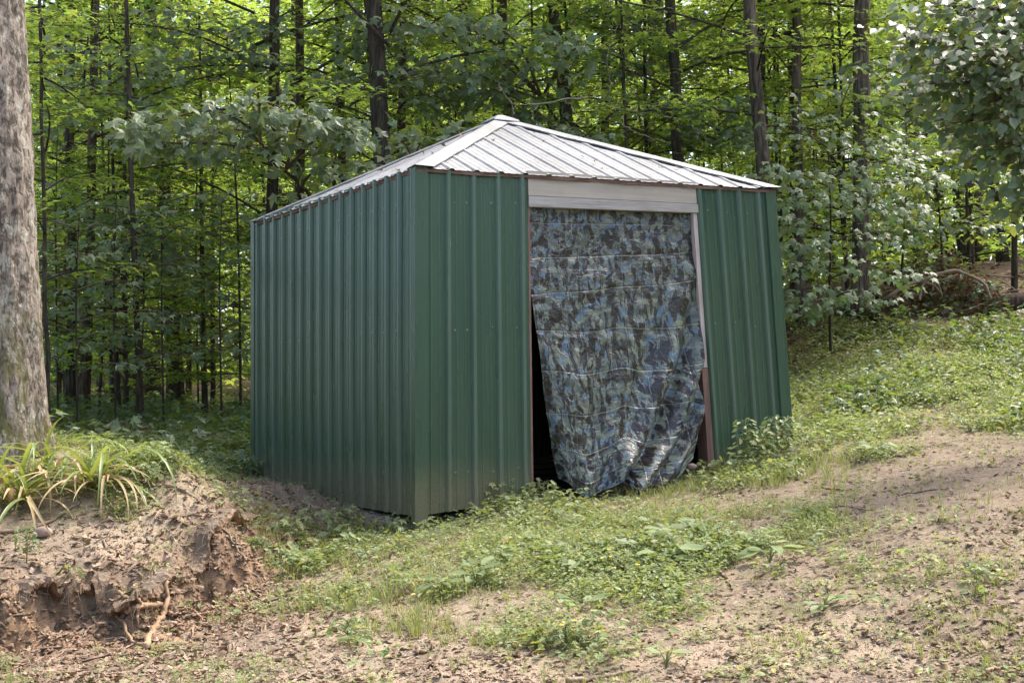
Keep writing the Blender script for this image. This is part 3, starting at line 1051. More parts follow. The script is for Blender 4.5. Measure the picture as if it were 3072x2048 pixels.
def gen_crown(seed, z0, z1, R, nbr, nleaf, size, droop=.25, el=(5, 40), low_r=.7):
    """limbs + flat leafy sprays; returns leaf arrays and a limb mesh"""
    rng = np.random.default_rng(seed)
    mb = MB()
    LP, LA, wts = [], [], []
    for k in range(nbr):
        zb = z0 + (z1 - z0) * (k + rng.random()) / nbr
        f = (zb - z0) / (z1 - z0)
        L = R * (low_r + (1 - low_r) * math.sin(math.pi * min(1, f * .9 + .1))) * rng.uniform(.65, 1.1)
        az = k * 2.4 + rng.normal(0, .5)
        e = math.radians(rng.uniform(*el))
        t = np.linspace(0, 1, 7)
        h = np.array([math.cos(az), math.sin(az)])
        sd = np.array([-h[1], h[0]])
        bend = rng.normal(0, .18)
        ax = np.stack([L * (t * h[0] + bend * t * t * sd[0]), L * (t * h[1] + bend * t * t * sd[1]), zb + L * (math.tan(e) * t - droop * t * t)], -1)
        mb.tube(ax, np.linspace(.006 + .006 * L, .003, 7), 4, False)
        nt = 7
        for q in range(nt):
            tq = .28 + .72 * (q + rng.random()) / nt
            o = np.array([np.interp(tq, t, ax[:, c]) for c in range(3)])
            sa = az + (1 if q % 2 else -1) * rng.uniform(.5, 1.1)
            tl = L * rng.uniform(.28, .5) * (1.15 - .6 * tq)
            end = o + tl * np.array([math.cos(sa), math.sin(sa), rng.normal(-.05, .12)])
            mb.tube([o, (o + end) / 2 + [0, 0, .04], end], [.006, .004, .002], 3, False)
            m = max(3, int(nleaf / (nbr * nt) * (tl / (R * .33)) * rng.uniform(.4, 1.6)))
            s = rng.random(m) ** .7
            p = o + (end - o) * s[:, None] + np.stack([rng.normal(0, .16 * tl + .05, m), rng.normal(0, .16 * tl + .05, m), rng.normal(0, .035, m)], -1)
            LP.append(p)
            LA.append(np.full(m, sa))
    P, A_ = np.concatenate(LP), np.concatenate(LA)
    D, Nn = leaf_dirs(rng, A_)
    return P, D, Nn, size * rng.uniform(.65, 1.25, len(P)), mb.get(), rng


def crown_meshes(nm, seed, *a, tmpl=T_MAPLE3, mat='forest_leaf', **kw):
    P, D, Nn, S, br, rng = gen_crown(seed, *a, **kw)
    V, F = scatter(tmpl, P, D, Nn, S)
    return new_mesh(nm + '_crown', V, F, M[mat]), new_mesh(nm + '_limbs', br[0], br[1], M['bark'], True)


TALL = [crown_meshes('tall', 100 + i, 2.4 + .6 * (i % 3), 12.5, 3.4, 28, 6000, .108, el=(5, 42)) for i in range(5)]
SAP = [crown_meshes('sapling', 200 + i, .5, 5.6, 1.9, 18, 2900, .105, el=(0, 35), droop=.3) for i in range(5)]
SHRUB = [crown_meshes('shrub', 300 + i, .25, 2.2, 1.1, 10, 900, .12, el=(5, 40)) for i in range(3)]


def put(name, me, parent, rot=None, scale=None, loc=(0, 0, 0), label=None):
    o = bpy.data.objects.new(name, me)
    link(o, parent)
    o.location = loc
    if rot:
        o.rotation_euler = rot
    if scale:
        o.scale = (scale,) * 3 if not hasattr(scale, '__len__') else scale
    if label:
        o['label'] = label
    return o


def trunk_mesh(nm, height, r, leanv, seed, mat, n=10, m=22, flare=1.35, wob=.06):
    rng = np.random.default_rng(seed)
    z = np.linspace(-.35, height, m)
    w = np.cumsum(rng.normal(0, .012, (m, 2)), axis=0) * (height / 10)
    w -= w[0]
    x = np.stack([leanv[0] * z + w[:, 0], leanv[1] * z + w[:, 1], z], -1)
    f = np.clip(z / height, 0, 1)
    rr = r * (1 - .55 * f) * (1 + (flare - 1) * np.exp(-np.clip(z, 0, 9) / .35))
    mb = MB()
    mb.tube(x, rr, n, True, wob, seed)
    V, F = mb.get()
    return new_mesh(nm, V, F, M[mat], True)


def tree(name, label, cat, base, height, r, leanv=(0, 0), crown=None, seed=0, mat='bark', group=None, yaw=0., cs=1., limbs=True, czoff=0., m=22, n=10):
    t = thing(name, base, label, cat, group)
    put('trunk', trunk_mesh('trunk', height, r, leanv, seed, mat, n, m), t)
    if crown is not None:
        rot = (math.atan(-leanv[1]), math.atan(leanv[0]), yaw)
        put('crown', crown[0], t, rot, cs, (leanv[0] * czoff, leanv[1] * czoff, czoff))
        if limbs:
            put('limbs', crown[1], t, rot, cs, (leanv[0] * czoff, leanv[1] * czoff, czoff))
    return t


# every trunk one can tell apart: two points on its middle line, width, distance (None: found from its foot), wording
TR = [
    (174, 0, 160, 935, 20, None, 'bark', 'dark straight tree nearest the right side of the big grey trunk'),
    (212, 300, 193, 948, 21, None, 'bark_brown', 'dark tree with a crooked snapped top, second right of the big grey trunk'),
    (250, 380, 231, 900, 14, None, 'bark', 'thin dark tree midway between the grey trunk and the broken stump'),
    (260, 650, 257, 888, 10, 29, 'bark', 'slim pole-like tree just left of the broken stump'),
    (283, 430, 272, 892, 14, 27, 'bark', 'crooked slender tree directly behind the left edge of the broken stump'),
    (366, 300, 404, 890, 31, 24, 'bark', 'thick dark tree leaning left above the broken stump and shed corner'),
    (393, 140, 398, 560, 12, 30, 'bark', 'narrow dark tree seen left of the pale maple spray'),
    (438, 140, 436, 560, 11, 32, 'bark', 'narrow dark tree seen right behind the pale maple spray'),
    (638, 0, 630, 480, 26, 19, 'bark', 'thick dark tree rising behind the left slope of the shed roof'),
    (693, 0, 694, 300, 21, 20, 'bark_brown', 'brown tree with a forked side limb left of the roof peak'),
    (784, 0, 790, 400, 19, 23, 'bark', 'mid-sized dark tree between the forked tree and the stout grey one'),
    (845, 0, 868, 380, 40, 17.5, 'bark', 'stout greyish tree standing close behind the left roof slope'),
    (926, 0, 924, 330, 20, 21, 'bark_brown', 'reddish brown tree between the stout tree and the roof peak'),
    (1056, 0, 1068, 300, 20, 22, 'bark', 'dark tree just left of the roof peak'),
    (1150, 0, 1166, 265, 28, 21, 'bark_brown', 'brown tree rising right behind the roof peak'),
    (1131, 150, 1133, 265, 9, 24, 'bark', 'thin pole of a tree beside the roof peak'),
    (1268, 0, 1296, 285, 30, 20, 'bark', 'grey tree tapering upward just right of the roof peak'),
    (1398, 0, 1406, 320, 20, 24, 'bark_brown', 'brown tree over the middle of the right roof slope'),
    (1484, 0, 1492, 240, 21, 27, 'bark', 'dark distant tree just left of the tree with bare twigs'),
    (1530, 0, 1553, 370, 26, 19, 'bark', 'dark tree with pale bare twigs above the right roof slope'),
    (1724, 0, 1756, 420, 30, 18, 'bark_right', 'brown barked tree behind the right corner of the shed roof'),
    (1750, 0, 1768, 420, 18, 21, 'bark', 'black shaded tree tucked behind the brown one at the roof corner'),
    (1772, 100, 1778, 480, 7, 22, 'bark', 'very thin straight tree by the roof corner'),
    (1786, 150, 1790, 480, 6, 23, 'bark', 'very thin second pole tree right of the roof corner'),
    (1822, 0, 1838, 540, 22, 20, 'bark_right', 'straight brown tree between the roof corner and the large right-hand tree'),
    (1806, 60, 1816, 400, 15, 23, 'bark', 'shaded tree half hidden by the straight brown tree'),
    (1902, 0, 1906, 300, 11, 30, 'bark', 'distant slim tree left of the large right-hand tree'),
    (1978, 0, 1972, 724, 36, 19.5, 'bark_right', 'large rough brown tree standing at the edge of the right clearing'),
    (2140, 380, 2186, 596, 20, 31, 'bark', 'dark leaning tree, first of the row beyond the fallen branch'),
    (2188, 340, 2216, 594, 23, 30.5, 'bark', 'dark leaning tree, second of the row beyond the fallen branch'),
    (2246, 340, 2254, 594, 22, 31, 'bark_right', 'paler straight tree in the row beyond the fallen branch'),
    (2268, 350, 2304, 600, 23, 29, 'bark', 'dark leaning tree at the right end of the far row'),
    (100, 300, 112, 960, 9, 15, 'bark', 'thin dark sapling trunk hugging the right edge of the big grey trunk'),
]
TB = []
for k, (u0, v0, u1, v1, w, dep, mat, lab) in enumerate(TR):
    if dep is None:
        b = ground_at(u1, v1)
        dep = b[1]
    p0, p1 = at(u0, v0, dep), at(u1, v1, dep)
    ln = (p1 - p0) / (p1[2] - p0[2])
    zb = float(H(p1[0], dep))
    for _ in range(3):
        q = p1 + ln * (zb - p1[2])
        zb = float(H(q[0], dep))
    r = w * K / FPX * dep / 2
    TB.append((q[0], dep))
    c = TALL[k % 5] if w > 11 else SAP[k % 5]
    FT = tree('forest_tree', lab, 'tree', q, 14 if w > 11 else 9, r * 1.18, (ln[0], 0), c, k, mat, yaw=k * 1.9, cs=.9 + .03 * (k % 6), czoff=.6 if w > 11 else 1.0)
    if 'bare twigs above' in lab:
        TWIG_TREE = FT

SHORT = ['the straight tree by the big grey trunk', 'the snapped tree near the big grey trunk', 'the thin tree left of the stump', 'the slim pole left of the stump', 'the crooked tree behind the stump',
         'the thick leaning tree by the shed corner', 'the narrow tree left of the maple spray', 'the narrow tree behind the maple spray', 'the thick tree behind the left roof', 'the forked tree left of the peak',
         'the tree next to the forked one', 'the stout grey tree behind the roof', 'the reddish tree left of the peak', 'the dark tree left of the peak', 'the brown tree at the peak', 'the thin pole by the peak',
         'the tapering grey tree right of the peak', 'the brown tree over the right roof', 'the tree left of the bare twigs', 'the tree with bare twigs', 'the brown tree at the roof corner', 'the black tree at the roof corner',
         'the thinnest pole at the roof corner', 'the second pole by the roof corner', 'the straight brown tree near the roof corner', 'the half hidden shaded tree', 'the slim distant tree at right', 'the large rough tree at right',
         'the first leaning far tree', 'the second leaning far tree', 'the pale straight far tree', 'the last leaning far tree', 'the thin trunk beside the big grey one']
TRU = np.array([.5 * (r[0] + r[2]) for r in TR])
USED = {}


def sapling_label(x, d):
    u = 1176 + x / d * FPX / K
    k = int(np.argmin(np.abs(TRU - u)))
    key = ('left' if u < TRU[k] else 'right', k)
    USED[key] = USED.get(key, 0) + 1
    word = ['slender leafy', 'another thin', 'third thin', 'fourth thin', 'fifth thin', 'sixth thin', 'seventh thin', 'eighth thin', 'ninth thin'][min(USED[key] - 1, 8)]
    return '%s sapling %s %s' % (word, {'left': 'just left of', 'right': 'just right of'}[key[0]], SHORT[k])


# trees nothing tells apart: the understory and the wood behind
rng = np.random.default_rng(77)


def free(x, y, dmin):
    s = to_shed(np.array([x, y, 1.0]))
    if -1.2 < s[0] < 5.2 and -3 < s[1] < 5.0:
        return False
    return all((x - a) ** 2 + (y - b) ** 2 > dmin ** 2 for a, b in TB)


def spread(n, u0, u1, d0, d1, dmin):
    got, tries = [], 0
    while len(got) < n and tries < 6000:
        tries += 1
        d = d0 + (d1 - d0) * rng.random() ** .8
        u = rng.uniform(u0, u1)
        x = (u - 1176) * K / FPX * d
        if free(x, d, dmin):
            TB.append((x, d))
            got.append((x, d))
    return got


for n, u0, u1, d0, d1, lab, grp in ((13, 90, 590, 17, 34, 'slender leafy sapling in the shaded wood left of the shed', 'saplings left of the shed'),
                                    (18, 560, 1500, 17.5, 32, 'slender leafy sapling among the trees behind the shed roof', 'saplings behind the shed'),
                                    (22, 1500, 2400, 20, 34, 'slender leafy sapling in the wood right of the shed', 'saplings right of the shed')):
    for i, (x, d) in enumerate(spread(n, u0, u1, d0, d1, .8)):
        z = float(H(x, d))
        tree('maple_sapling', sapling_label(x, d), 'sapling', (x, d, z), 6.5, rng.uniform(.025, .05), (rng.normal(0, .03), rng.normal(0, .02)), SAP[i % 5], i + 50, 'bark', grp,
             rng.uniform(0, 6.3), rng.uniform(.75, 1.25), m=10, n=6)
for i, (x, d) in enumerate(spread(60, -200, 2550, 34, 62, 1.6)):
    z = float(H(x, d))
    tree('distant_tree', 'dark trunked leafy tree deep in the sunlit background wood', 'tree', (x, d, z), 17, rng.uniform(.10, .22), (rng.normal(0, .02), 0), TALL[i % 5], i + 150, 'bark',
         'trees deep in the wood', rng.uniform(0, 6.3), rng.uniform(1.1, 1.5), m=10, n=7)

# the far wood that reads as one mass
rng = np.random.default_rng(9)
n = 120000
th = rng.uniform(-.62, .62, n)
d = rng.uniform(62, 90, n)
x, y = d * np.tan(th), d
cl = fbm(x * .25, y * .25, 71, 3)
z = H(x, y, False) + rng.random(n) ** 1.15 * (22 + 6 * cl)
P = np.stack([x, y, z], -1)
D, Nn = leaf_dirs(rng, rng.uniform(0, 6.3, n), .7)
V, F = scatter(T_SIMPLE, P, D, Nn, rng.uniform(.35, .75, n))
part('far_wood', V, F, M['forest_leaf'], kind='stuff', label='far leafy wood closing the view')
# low undergrowth between the farther trunks
n = 22000
d = rng.uniform(27, 64, n)
x = rng.uniform(-.5, .5, n) * d
keep = fbm(x * .35, d * .35, 75, 3) + .25 * sstep(32, 55, d) > .02
x, d = x[keep], d[keep]
P = np.stack([x, d, H(x, d, False) + .15 + rng.random(len(x)) ** 1.6 * 3.2], -1)
D, Nn = leaf_dirs(rng, rng.uniform(0, 6.3, len(x)), .5)
V, F = scatter(T_MAPLE3, P, D, Nn, rng.uniform(.14, .26, len(x)))
part('undergrowth', V, F, M['forest_leaf'], kind='stuff', label='low leafy undergrowth between the farther trunks')
# unseen leaf ring round the clearing, added to darken reflections and low skylight
n = 42000
a_ = rng.uniform(.80, 2 * np.pi - .80, n)
rad = rng.uniform(17, 26, n)
x, y = rad * np.sin(a_), 8 + rad * np.cos(a_)
top = np.where((x < -8) & (y > -2), 15, np.where(x > 12, 8, 3.5)) + 4 * fbm(x * .3, y * .3, 78, 3)
P = np.stack([x, y, H(x, y, False) + rng.random(n) * np.clip(top, 2, 20)], -1)
D, Nn = leaf_dirs(rng, rng.uniform(0, 6.3, n), .7)
V, F = scatter(T_SIMPLE, P, D, Nn, rng.uniform(.35, .65, n))
part('unseen_leaf_ring', V, F, M['forest_leaf'], kind='stuff', label='unseen leaf ring added round the clearing to dim the low sky')

# ------------------------------------------------------------------ the big grey trunk at the left edge
p0, p1 = at(-24, 0, 10.3), at(10, 900, 10.3)
ln = (p1 - p0) / (p1[2] - p0[2])
bz = float(H(p1[0], 10.3))
bp = p1 + ln * (bz - p1[2])
mb = MB()
zs = np.concatenate([np.linspace(-.4, 5.2, 170), np.linspace(5.4, 13, 20)])
na = 90
az = np.linspace(0, 2 * np.pi, na, endpoint=False)
rr = .283 * (1 - .028 * zs)[:, None] * (1 + .26 * np.exp(-np.clip(zs, 0, 99) / .32))[:, None] * np.ones(na)
rr = rr * (1 + .06 * np.exp(-np.clip(zs, 0, 99) / .5)[:, None] * np.sin(az * 5 + 1))
ca, sa_ = np.cos(az) * 3, np.sin(az) * 3
fur = np.abs(vn(az[None] * 16 / 2 + .35 * vn(zs[:, None] * 5, az[None] * 3, 2), zs[:, None] * 2.2, 3)) + .6 * np.abs(vn(az[None] * 15 + .3 * vn(zs[:, None] * 8, az[None] * 5, 8), zs[:, None] * 5.5, 4))
rr = rr + .045 * (fur - .3) + .012 * fbm(az[None] * 3, zs[:, None] * .8, 5, 2)
V = np.stack([ln[0] * zs[:, None] + rr * np.cos(az), ln[1] * zs[:, None] + rr * np.sin(az), zs[:, None] * np.ones(na)], -1).reshape(-1, 3)
i, j = np.meshgrid(np.arange(len(zs) - 1), np.arange(na), indexing='ij')
Fb = np.stack([i * na + j, i * na + (j + 1) % na, (i + 1) * na + (j + 1) % na, (i + 1) * na + j], -1).reshape(-1, 4)
big = thing('foreground_tree', bp, 'big grey trunk with lichen and mossy foot at the left edge of the photo', 'tree')
put('trunk', new_mesh('trunk', V, Fb, M['bark_near'], True), big)
put('crown', TALL[1][0], big, None, 1.0, (0, 0, 5.5))
put('limbs', TALL[1][1], big, None, 1.0, (0, 0, 5.5))

# ------------------------------------------------------------------ maple sprays, linden and low maples
LEAFM = {}


def leaf_meshes(key, tmpl, mat):
    if key not in LEAFM:
        out_ = []
        for k in range(3):
            r_ = np.random.default_rng(900 + k)
            v = tmpl[0] * (1 + r_.normal(0, .06, tmpl[0].shape))
            v[:, 2] += -.18 * (v[:, 1] - .4) ** 2 * (k - .5) + .12 * k * v[:, 0] * v[:, 1]
            out_.append(new_mesh(key, v, tmpl[1], M[mat]))
        LEAFM[key] = out_
    return LEAFM[key]


def leaf_obj(parent, me, p, D, Nn, S):
    y = D / np.linalg.norm(D)
    z = Nn - (Nn @ y) * y
    z /= np.linalg.norm(z)
    x = np.cross(y, z)
    o = bpy.data.objects.new('leaf', me)
    COL.objects.link(o)
    o.parent = parent
    q = p - ORG[parent.name]
    o.matrix_local = Matrix([[x[0] * S, y[0] * S, z[0] * S, q[0]], [x[1] * S, y[1] * S, z[1] * S, q[1]], [x[2] * S, y[2] * S, z[2] * S, q[2]], [0, 0, 0, 1]])


def spray_tree(name, label, cat, base, stem, branches, per_m, size, seed, tmpl=T_MAPLE5, key='maple', mat='maple_leaf', single=0, lat=(.30, .10), rad=.02,
               face=(0, -.75, .75), drop=.55, group=None, barkm='bark', start=.15):
    """a small tree whose leafy branches follow measured lines in space"""
    rng = np.random.default_rng(seed)
    t = thing(name, base, label, cat, group)
    mb = MB()
    P = spline([base - np.array([0, 0, .2])] + stem, 16)
    mb.tube(P, np.linspace(rad, rad * .4, 16), 7)
    V, F = mb.get()
    part('trunk', V, F, M[barkm], t, True)
    mb = MB()
    LP, LD, LN = [], [], []
    for b in branches:
        c = spline(b, 24)
        Lb = np.linalg.norm(np.diff(c, axis=0), axis=1).sum()
        mb.tube(c, np.linspace(rad * .5 + .003, .003, 24), 5)
        m = int(per_m * Lb)
        s = start + (1 - start) * rng.random(m) ** .75
        q = np.stack([np.interp(s, np.linspace(0, 1, 24), c[:, k]) for k in range(3)], -1)
        dirb = unit(np.gradient(c, axis=0))
        db = np.stack([np.interp(s, np.linspace(0, 1, 24), dirb[:, k]) for k in range(3)], -1)
        w = (1.15 - .5 * s)
        offs = np.stack([rng.normal(0, lat[0], m) * w, rng.normal(0, lat[0], m) * w, rng.normal(-.02, lat[1], m) * w], -1)
        p = q + offs
        D = db * .5 + offs / (np.linalg.norm(offs, axis=1)[:, None] + .05) * .7 + rng.normal(0, .35, (m, 3)) + [0, -.15, -drop]
        Nn = np.array(face) + rng.normal(0, .38, (m, 3))
        LP.append(p); LD.append(D); LN.append(Nn)
        for k in range(0, m, 3):
            mb.tube([q[k], (q[k] + p[k]) / 2 + [0, 0, .01], p[k]], [.003, .002, .0015], 3, False)
    V, F = mb.get()
    part('limbs', V, F, M['twig'], t, True)
    P, D, Nn = map(np.concatenate, (LP, LD, LN))
    S = size * rng.uniform(.6, 1.15, len(P))
    order = np.argsort(-S / P[:, 1])
    ms = leaf_meshes(key, tmpl, mat)
    for k in order[:single]:
        leaf_obj(t, ms[k % 3], P[k], D[k], Nn[k], S[k])
    r = order[single:]
    if len(r):
        V, F = scatter(tmpl, P[r], D[r], Nn[r], S[r])
        part('leaves', V, F, M[mat], t, kind='stuff' if single else None)
    return t


A3 = lambda *p: [at(*q) for q in p]


def gbase(u, dep):
    x = at(u, 700, dep)[0]
    return np.array([x, dep, float(H(x, dep))])


spray_tree('maple_sapling', 'pale green big-leaved maple reaching over the left slope of the shed roof', 'maple', gbase(735, 15.9), A3((722, 520, 15.8), (690, 425, 15.6), (655, 392, 15.4)),
           [A3((690, 425, 15.6), (608, 344, 15.2), (590, 260, 15.0), (555, 222, 14.8)), A3((608, 344, 15.2), (500, 330, 14.9), (376, 328, 14.6), (300, 318, 14.4)),
            A3((600, 310, 15.1), (500, 255, 14.8), (380, 275, 14.6), (285, 300, 14.5)), A3((655, 392, 15.4), (720, 325, 15.2), (790, 290, 15.1), (825, 330, 15.0)),
            A3((655, 392, 15.4), (680, 310, 15.2), (700, 270, 15.0), (760, 300, 14.9)), A3((595, 270, 15), (600, 235, 14.9), (640, 245, 14.8), (660, 270, 14.7)),
            A3((690, 425, 15.6), (720, 395, 15.4), (760, 375, 15.3)), A3((600, 330, 15.1), (560, 300, 14.9), (440, 300, 14.7)), A3((608, 344, 15.2), (640, 320, 15.0), (665, 300, 14.9))],
           50, .17, 1, single=260, rad=.035, lat=(.20, .085))
spray_tree('maple_sapling', 'pale green maple hanging above the right of the roof peak', 'maple', gbase(1300, 18.6), A3((1300, 400, 18.5), (1290, 300, 18.4), (1245, 225, 18.1)),
           [A3((1245, 225, 18.1), (1160, 150, 17.6), (1085, 112, 17.3)), A3((1245, 225, 18.1), (1300, 135, 17.2), (1345, 92, 16.9)), A3((1240, 230, 18), (1140, 190, 17.6), (1075, 158, 17.4)),
            A3((1290, 300, 18.4), (1200, 235, 17.8), (1120, 200, 17.5)), A3((1245, 225, 18), (1290, 120, 17.4), (1240, 60, 17.2)), A3((1245, 225, 18), (1180, 90, 17.5), (1050, 40, 17.2)),
            A3((1245, 225, 18), (1110, 80, 17.6), (960, 60, 17.4), (900, 20, 17.2)), A3((1290, 300, 18.4), (1250, 270, 18), (1190, 250, 17.8))], 34, .165, 2, single=120, rad=.04, lat=(.24, .09))
spray_tree('maple_sapling', 'low leafy maple peeking over the left roof slope beside the peak', 'maple', gbase(985, 16.6), A3((985, 480, 16.5), (960, 400, 16.3)),
           [A3((960, 400, 16.3), (930, 330, 16), (885, 300, 15.8)), A3((960, 400, 16.3), (1010, 330, 16), (1065, 300, 15.9)), A3((960, 400, 16.3), (880, 380, 16), (830, 390, 15.8)),
            A3((960, 400, 16.3), (960, 340, 16), (1000, 300, 15.9)), A3((985, 420, 16.3), (1040, 350, 16), (1100, 290, 16))], 42, .15, 3, single=60, rad=.03, lat=(.22, .10))
spray_tree('maple_sapling', 'low leafy maple just above the right roof slope near the peak', 'maple', gbase(1400, 17.3), A3((1400, 420, 17.2), (1385, 350, 17.1)),
           [A3((1385, 350, 17.1), (1330, 300, 16.9), (1255, 288, 16.7)), A3((1385, 350, 17.1), (1370, 310, 16.9), (1320, 310, 16.8)), A3((1385, 350, 17), (1420, 320, 16.8))], 30, .14, 4, rad=.025, lat=(.16, .06))
spray_tree('maple_sapling', 'broad grey-green understory maple behind the right corner of the shed', 'maple', gbase(1905, 17.6), A3((1905, 700, 17.6), (1908, 520, 17.5), (1902, 330, 17.3)),
           [A3((1905, 430, 17.4), (1840, 400, 17), (1780, 388, 16.8)), A3((1905, 410, 17.4), (2000, 375, 17.1), (2130, 352, 16.8)), A3((1903, 360, 17.3), (1980, 330, 17.0), (2060, 320, 16.9)),
            A3((1906, 530, 17.5), (1840, 500, 17.1), (1795, 525, 16.9)), A3((1907, 560, 17.5), (1980, 535, 17.2), (2060, 560, 16.9)), A3((1906, 630, 17.5), (1845, 595, 17.1), (1800, 640, 16.9)),
            A3((1906, 640, 17.5), (1990, 610, 17.2), (2090, 640, 16.9)), A3((1906, 470, 17.5), (1960, 440, 17.1), (2020, 470, 16.9)), A3((1906, 690, 17.5), (1850, 660, 17.1), (1815, 700, 17)),
            A3((1902, 340, 17.3), (1850, 300, 17), (1830, 250, 16.8)), A3((1902, 330, 17.3), (1950, 200, 17.1), (1990, 150, 16.9)), A3((1906, 700, 17.5), (1880, 690, 17.0), (1850, 720, 16.8)), A3((1906, 690, 17.5), (1950, 670, 17), (2010, 690, 16.8)),
            A3((1906, 580, 17.5), (1860, 560, 17), (1790, 575, 16.8)), A3((1906, 480, 17.5), (1850, 455, 17), (1790, 465, 16.8)), A3((1906, 500, 17.5), (2010, 480, 17), (2120, 500, 16.8)), A3((1904, 390, 17.5), (2010, 420, 17), (2160, 410, 16.8))], 60, .118, 5, single=140, rad=.022, lat=(.34, .07))
spray_tree('maple_sapling', 'sunlit pale maple above the fallen branch on the right', 'maple', gbase(2165, 20.5), A3((2165, 640, 20.5), (2160, 520, 20.3), (2150, 420, 20.1)),
           [A3((2160, 540, 20.3), (2090, 480, 19.8), (2040, 462, 19.5)), A3((2160, 560, 20.3), (2110, 525, 19.8), (2055, 545, 19.5)), A3((2160, 530, 20.3), (2210, 510, 19.9), (2260, 530, 19.7)),
            A3((2155, 470, 20.2), (2100, 420, 19.8), (2030, 400, 19.6)), A3((2152, 450, 20.2), (2210, 410, 19.9), (2290, 400, 19.7)), A3((2150, 420, 20.1), (2180, 350, 19.8), (2250, 330, 19.7))],
           60, .12, 6, single=60, rad=.03, lat=(.34, .07), face=(-.2, -.45, 1), drop=.3)
spray_tree('linden_tree', 'dark round-leaved tree hanging into the upper right corner', 'tree', np.array([5.6, 11.6, float(H(5.6, 11.6))]), A3((2640, 500, 11.5), (2600, 200, 11.3), (2520, -60, 11.2)),
           [A3((2520, -60, 11.2), (2330, 60, 11), (2200, 100, 10.8), (2085, 62, 10.6)), A3((2560, 80, 11.3), (2400, 120, 11), (2250, 185, 10.8), (2120, 195, 10.7)),
            A3((2590, 180, 11.3), (2420, 210, 11), (2300, 262, 10.9), (2175, 285, 10.8)), A3((2520, -60, 11.2), (2400, 0, 11), (2260, 22, 10.8), (2130, 5, 10.7)), A3((2600, 200, 11.3), (2450, 260, 11.1), (2340, 315, 11), (2275, 330, 10.9)),
            A3((2560, 80, 11.3), (2440, 60, 10.8), (2330, 120, 10.6), (2240, 130, 10.5)), A3((2590, 180, 11.3), (2440, 160, 10.9), (2340, 200, 10.7), (2260, 240, 10.6)),
            A3((2600, 200, 11.3), (2500, 330, 11), (2420, 400, 10.8), (2360, 480, 10.7)), A3((2520, -60, 11), (2420, -40, 10.8), (2320, 40, 10.6)), A3((2600, 200, 11.3), (2480, 280, 11), (2380, 300, 10.9), (2310, 380, 10.8))],
           150, .088, 7, T_HEART, 'linden', 'linden_leaf', 280, (.26, .12), .10, (-.1, -.6, .8), .5, start=.2)
rng = np.random.default_rng(37)
for k, (u, v, ru, rv, dep, lab) in enumerate(((860, 120, 110, 90, 18.2, 'pale leafy maple in front of the stout grey tree'), (1040, 200, 90, 60, 18.5, 'pale leafy maple just left of the roof peak'), (1480, 90, 120, 80, 20, 'pale leafy maple high above the right roof slope'),
                                              (1650, 290, 110, 60, 19.5, 'pale leafy maple low behind the right roof slope'), (520, 110, 150, 80, 19, 'pale leafy maple high at left above the maple spray'), (250, 200, 140, 110, 18, 'pale leafy maple high right of the big grey trunk'),
                                              (330, 560, 120, 110, 18.5, 'pale leafy maple at mid height left of the shed'), (2080, 230, 130, 90, 20, 'pale leafy maple beside the large rough tree'))):
    b = gbase(u + rng.uniform(-40, 40), dep + .6)
    top = at(u, v - rv * .5, dep + .5)
    br = []
    for q in range(9):
        zf = q / 8
        s0 = at(u, v + rv * (.9 - 1.5 * zf), dep + .4)
        e = at(u + ru * rng.uniform(.5, 1.1) * (1 if q % 2 else -1), v + rv * (.9 - 1.8 * zf) + rng.uniform(-15, 15), dep - rng.uniform(.1, .9))
        br.append([s0, (s0 + e) / 2 + [0, 0, .12], e])
    spray_tree('maple_sapling', lab, 'maple', b, [b + (top - b) * .5 + [.06, 0, 0], top], br, 34, .135, 170 + k, T_MAPLE5, 'maple', 'maple_leaf', 0, (.26, .07), .022, (0, -.6, .85), .35)
rng = np.random.default_rng(31)
for k, (u, dep, h, lab) in enumerate(((175, 15.5, 2.6, 'low flat-leaved maple in front of the two dark trunks at the left'), (262, 16.5, 2.9, 'low flat-leaved maple before the broken stump'),
                                      (372, 17, 3.2, 'low flat-leaved maple left of the thick leaning trunk'), (505, 17.5, 3.0, 'low flat-leaved maple nearest the shed left edge'),
                                      (452, 20, 4.2, 'taller flat-leaved maple deep between stump and shed'), (130, 19, 4.2, 'taller flat-leaved maple behind the big grey trunk'))):
    b = gbase(u, dep)
    br = []
    for q in range(15):
        z = b[2] + h * (.28 + .70 * q / 15)
        a_ = q * 2.4 + rng.normal(0, .4)
        L = rng.uniform(.7, 1.25)
        d2 = np.array([math.cos(a_), math.sin(a_) * .8, 0])
        br.append([np.array([b[0], b[1], z]), np.array([b[0], b[1], z + .12]) + d2 * L * .5, np.array([b[0], b[1], z + .06]) + d2 * L])
    spray_tree('maple_sapling', lab, 'maple', b, [b + [0, 0, h * .6], b + [.05, 0, h]], br, 22, .125, 60 + k, T_MAPLE3, 'lowmaple', 'maple_leaf', 0, (.16, .03), .016, (0, -.25, 1), .2)

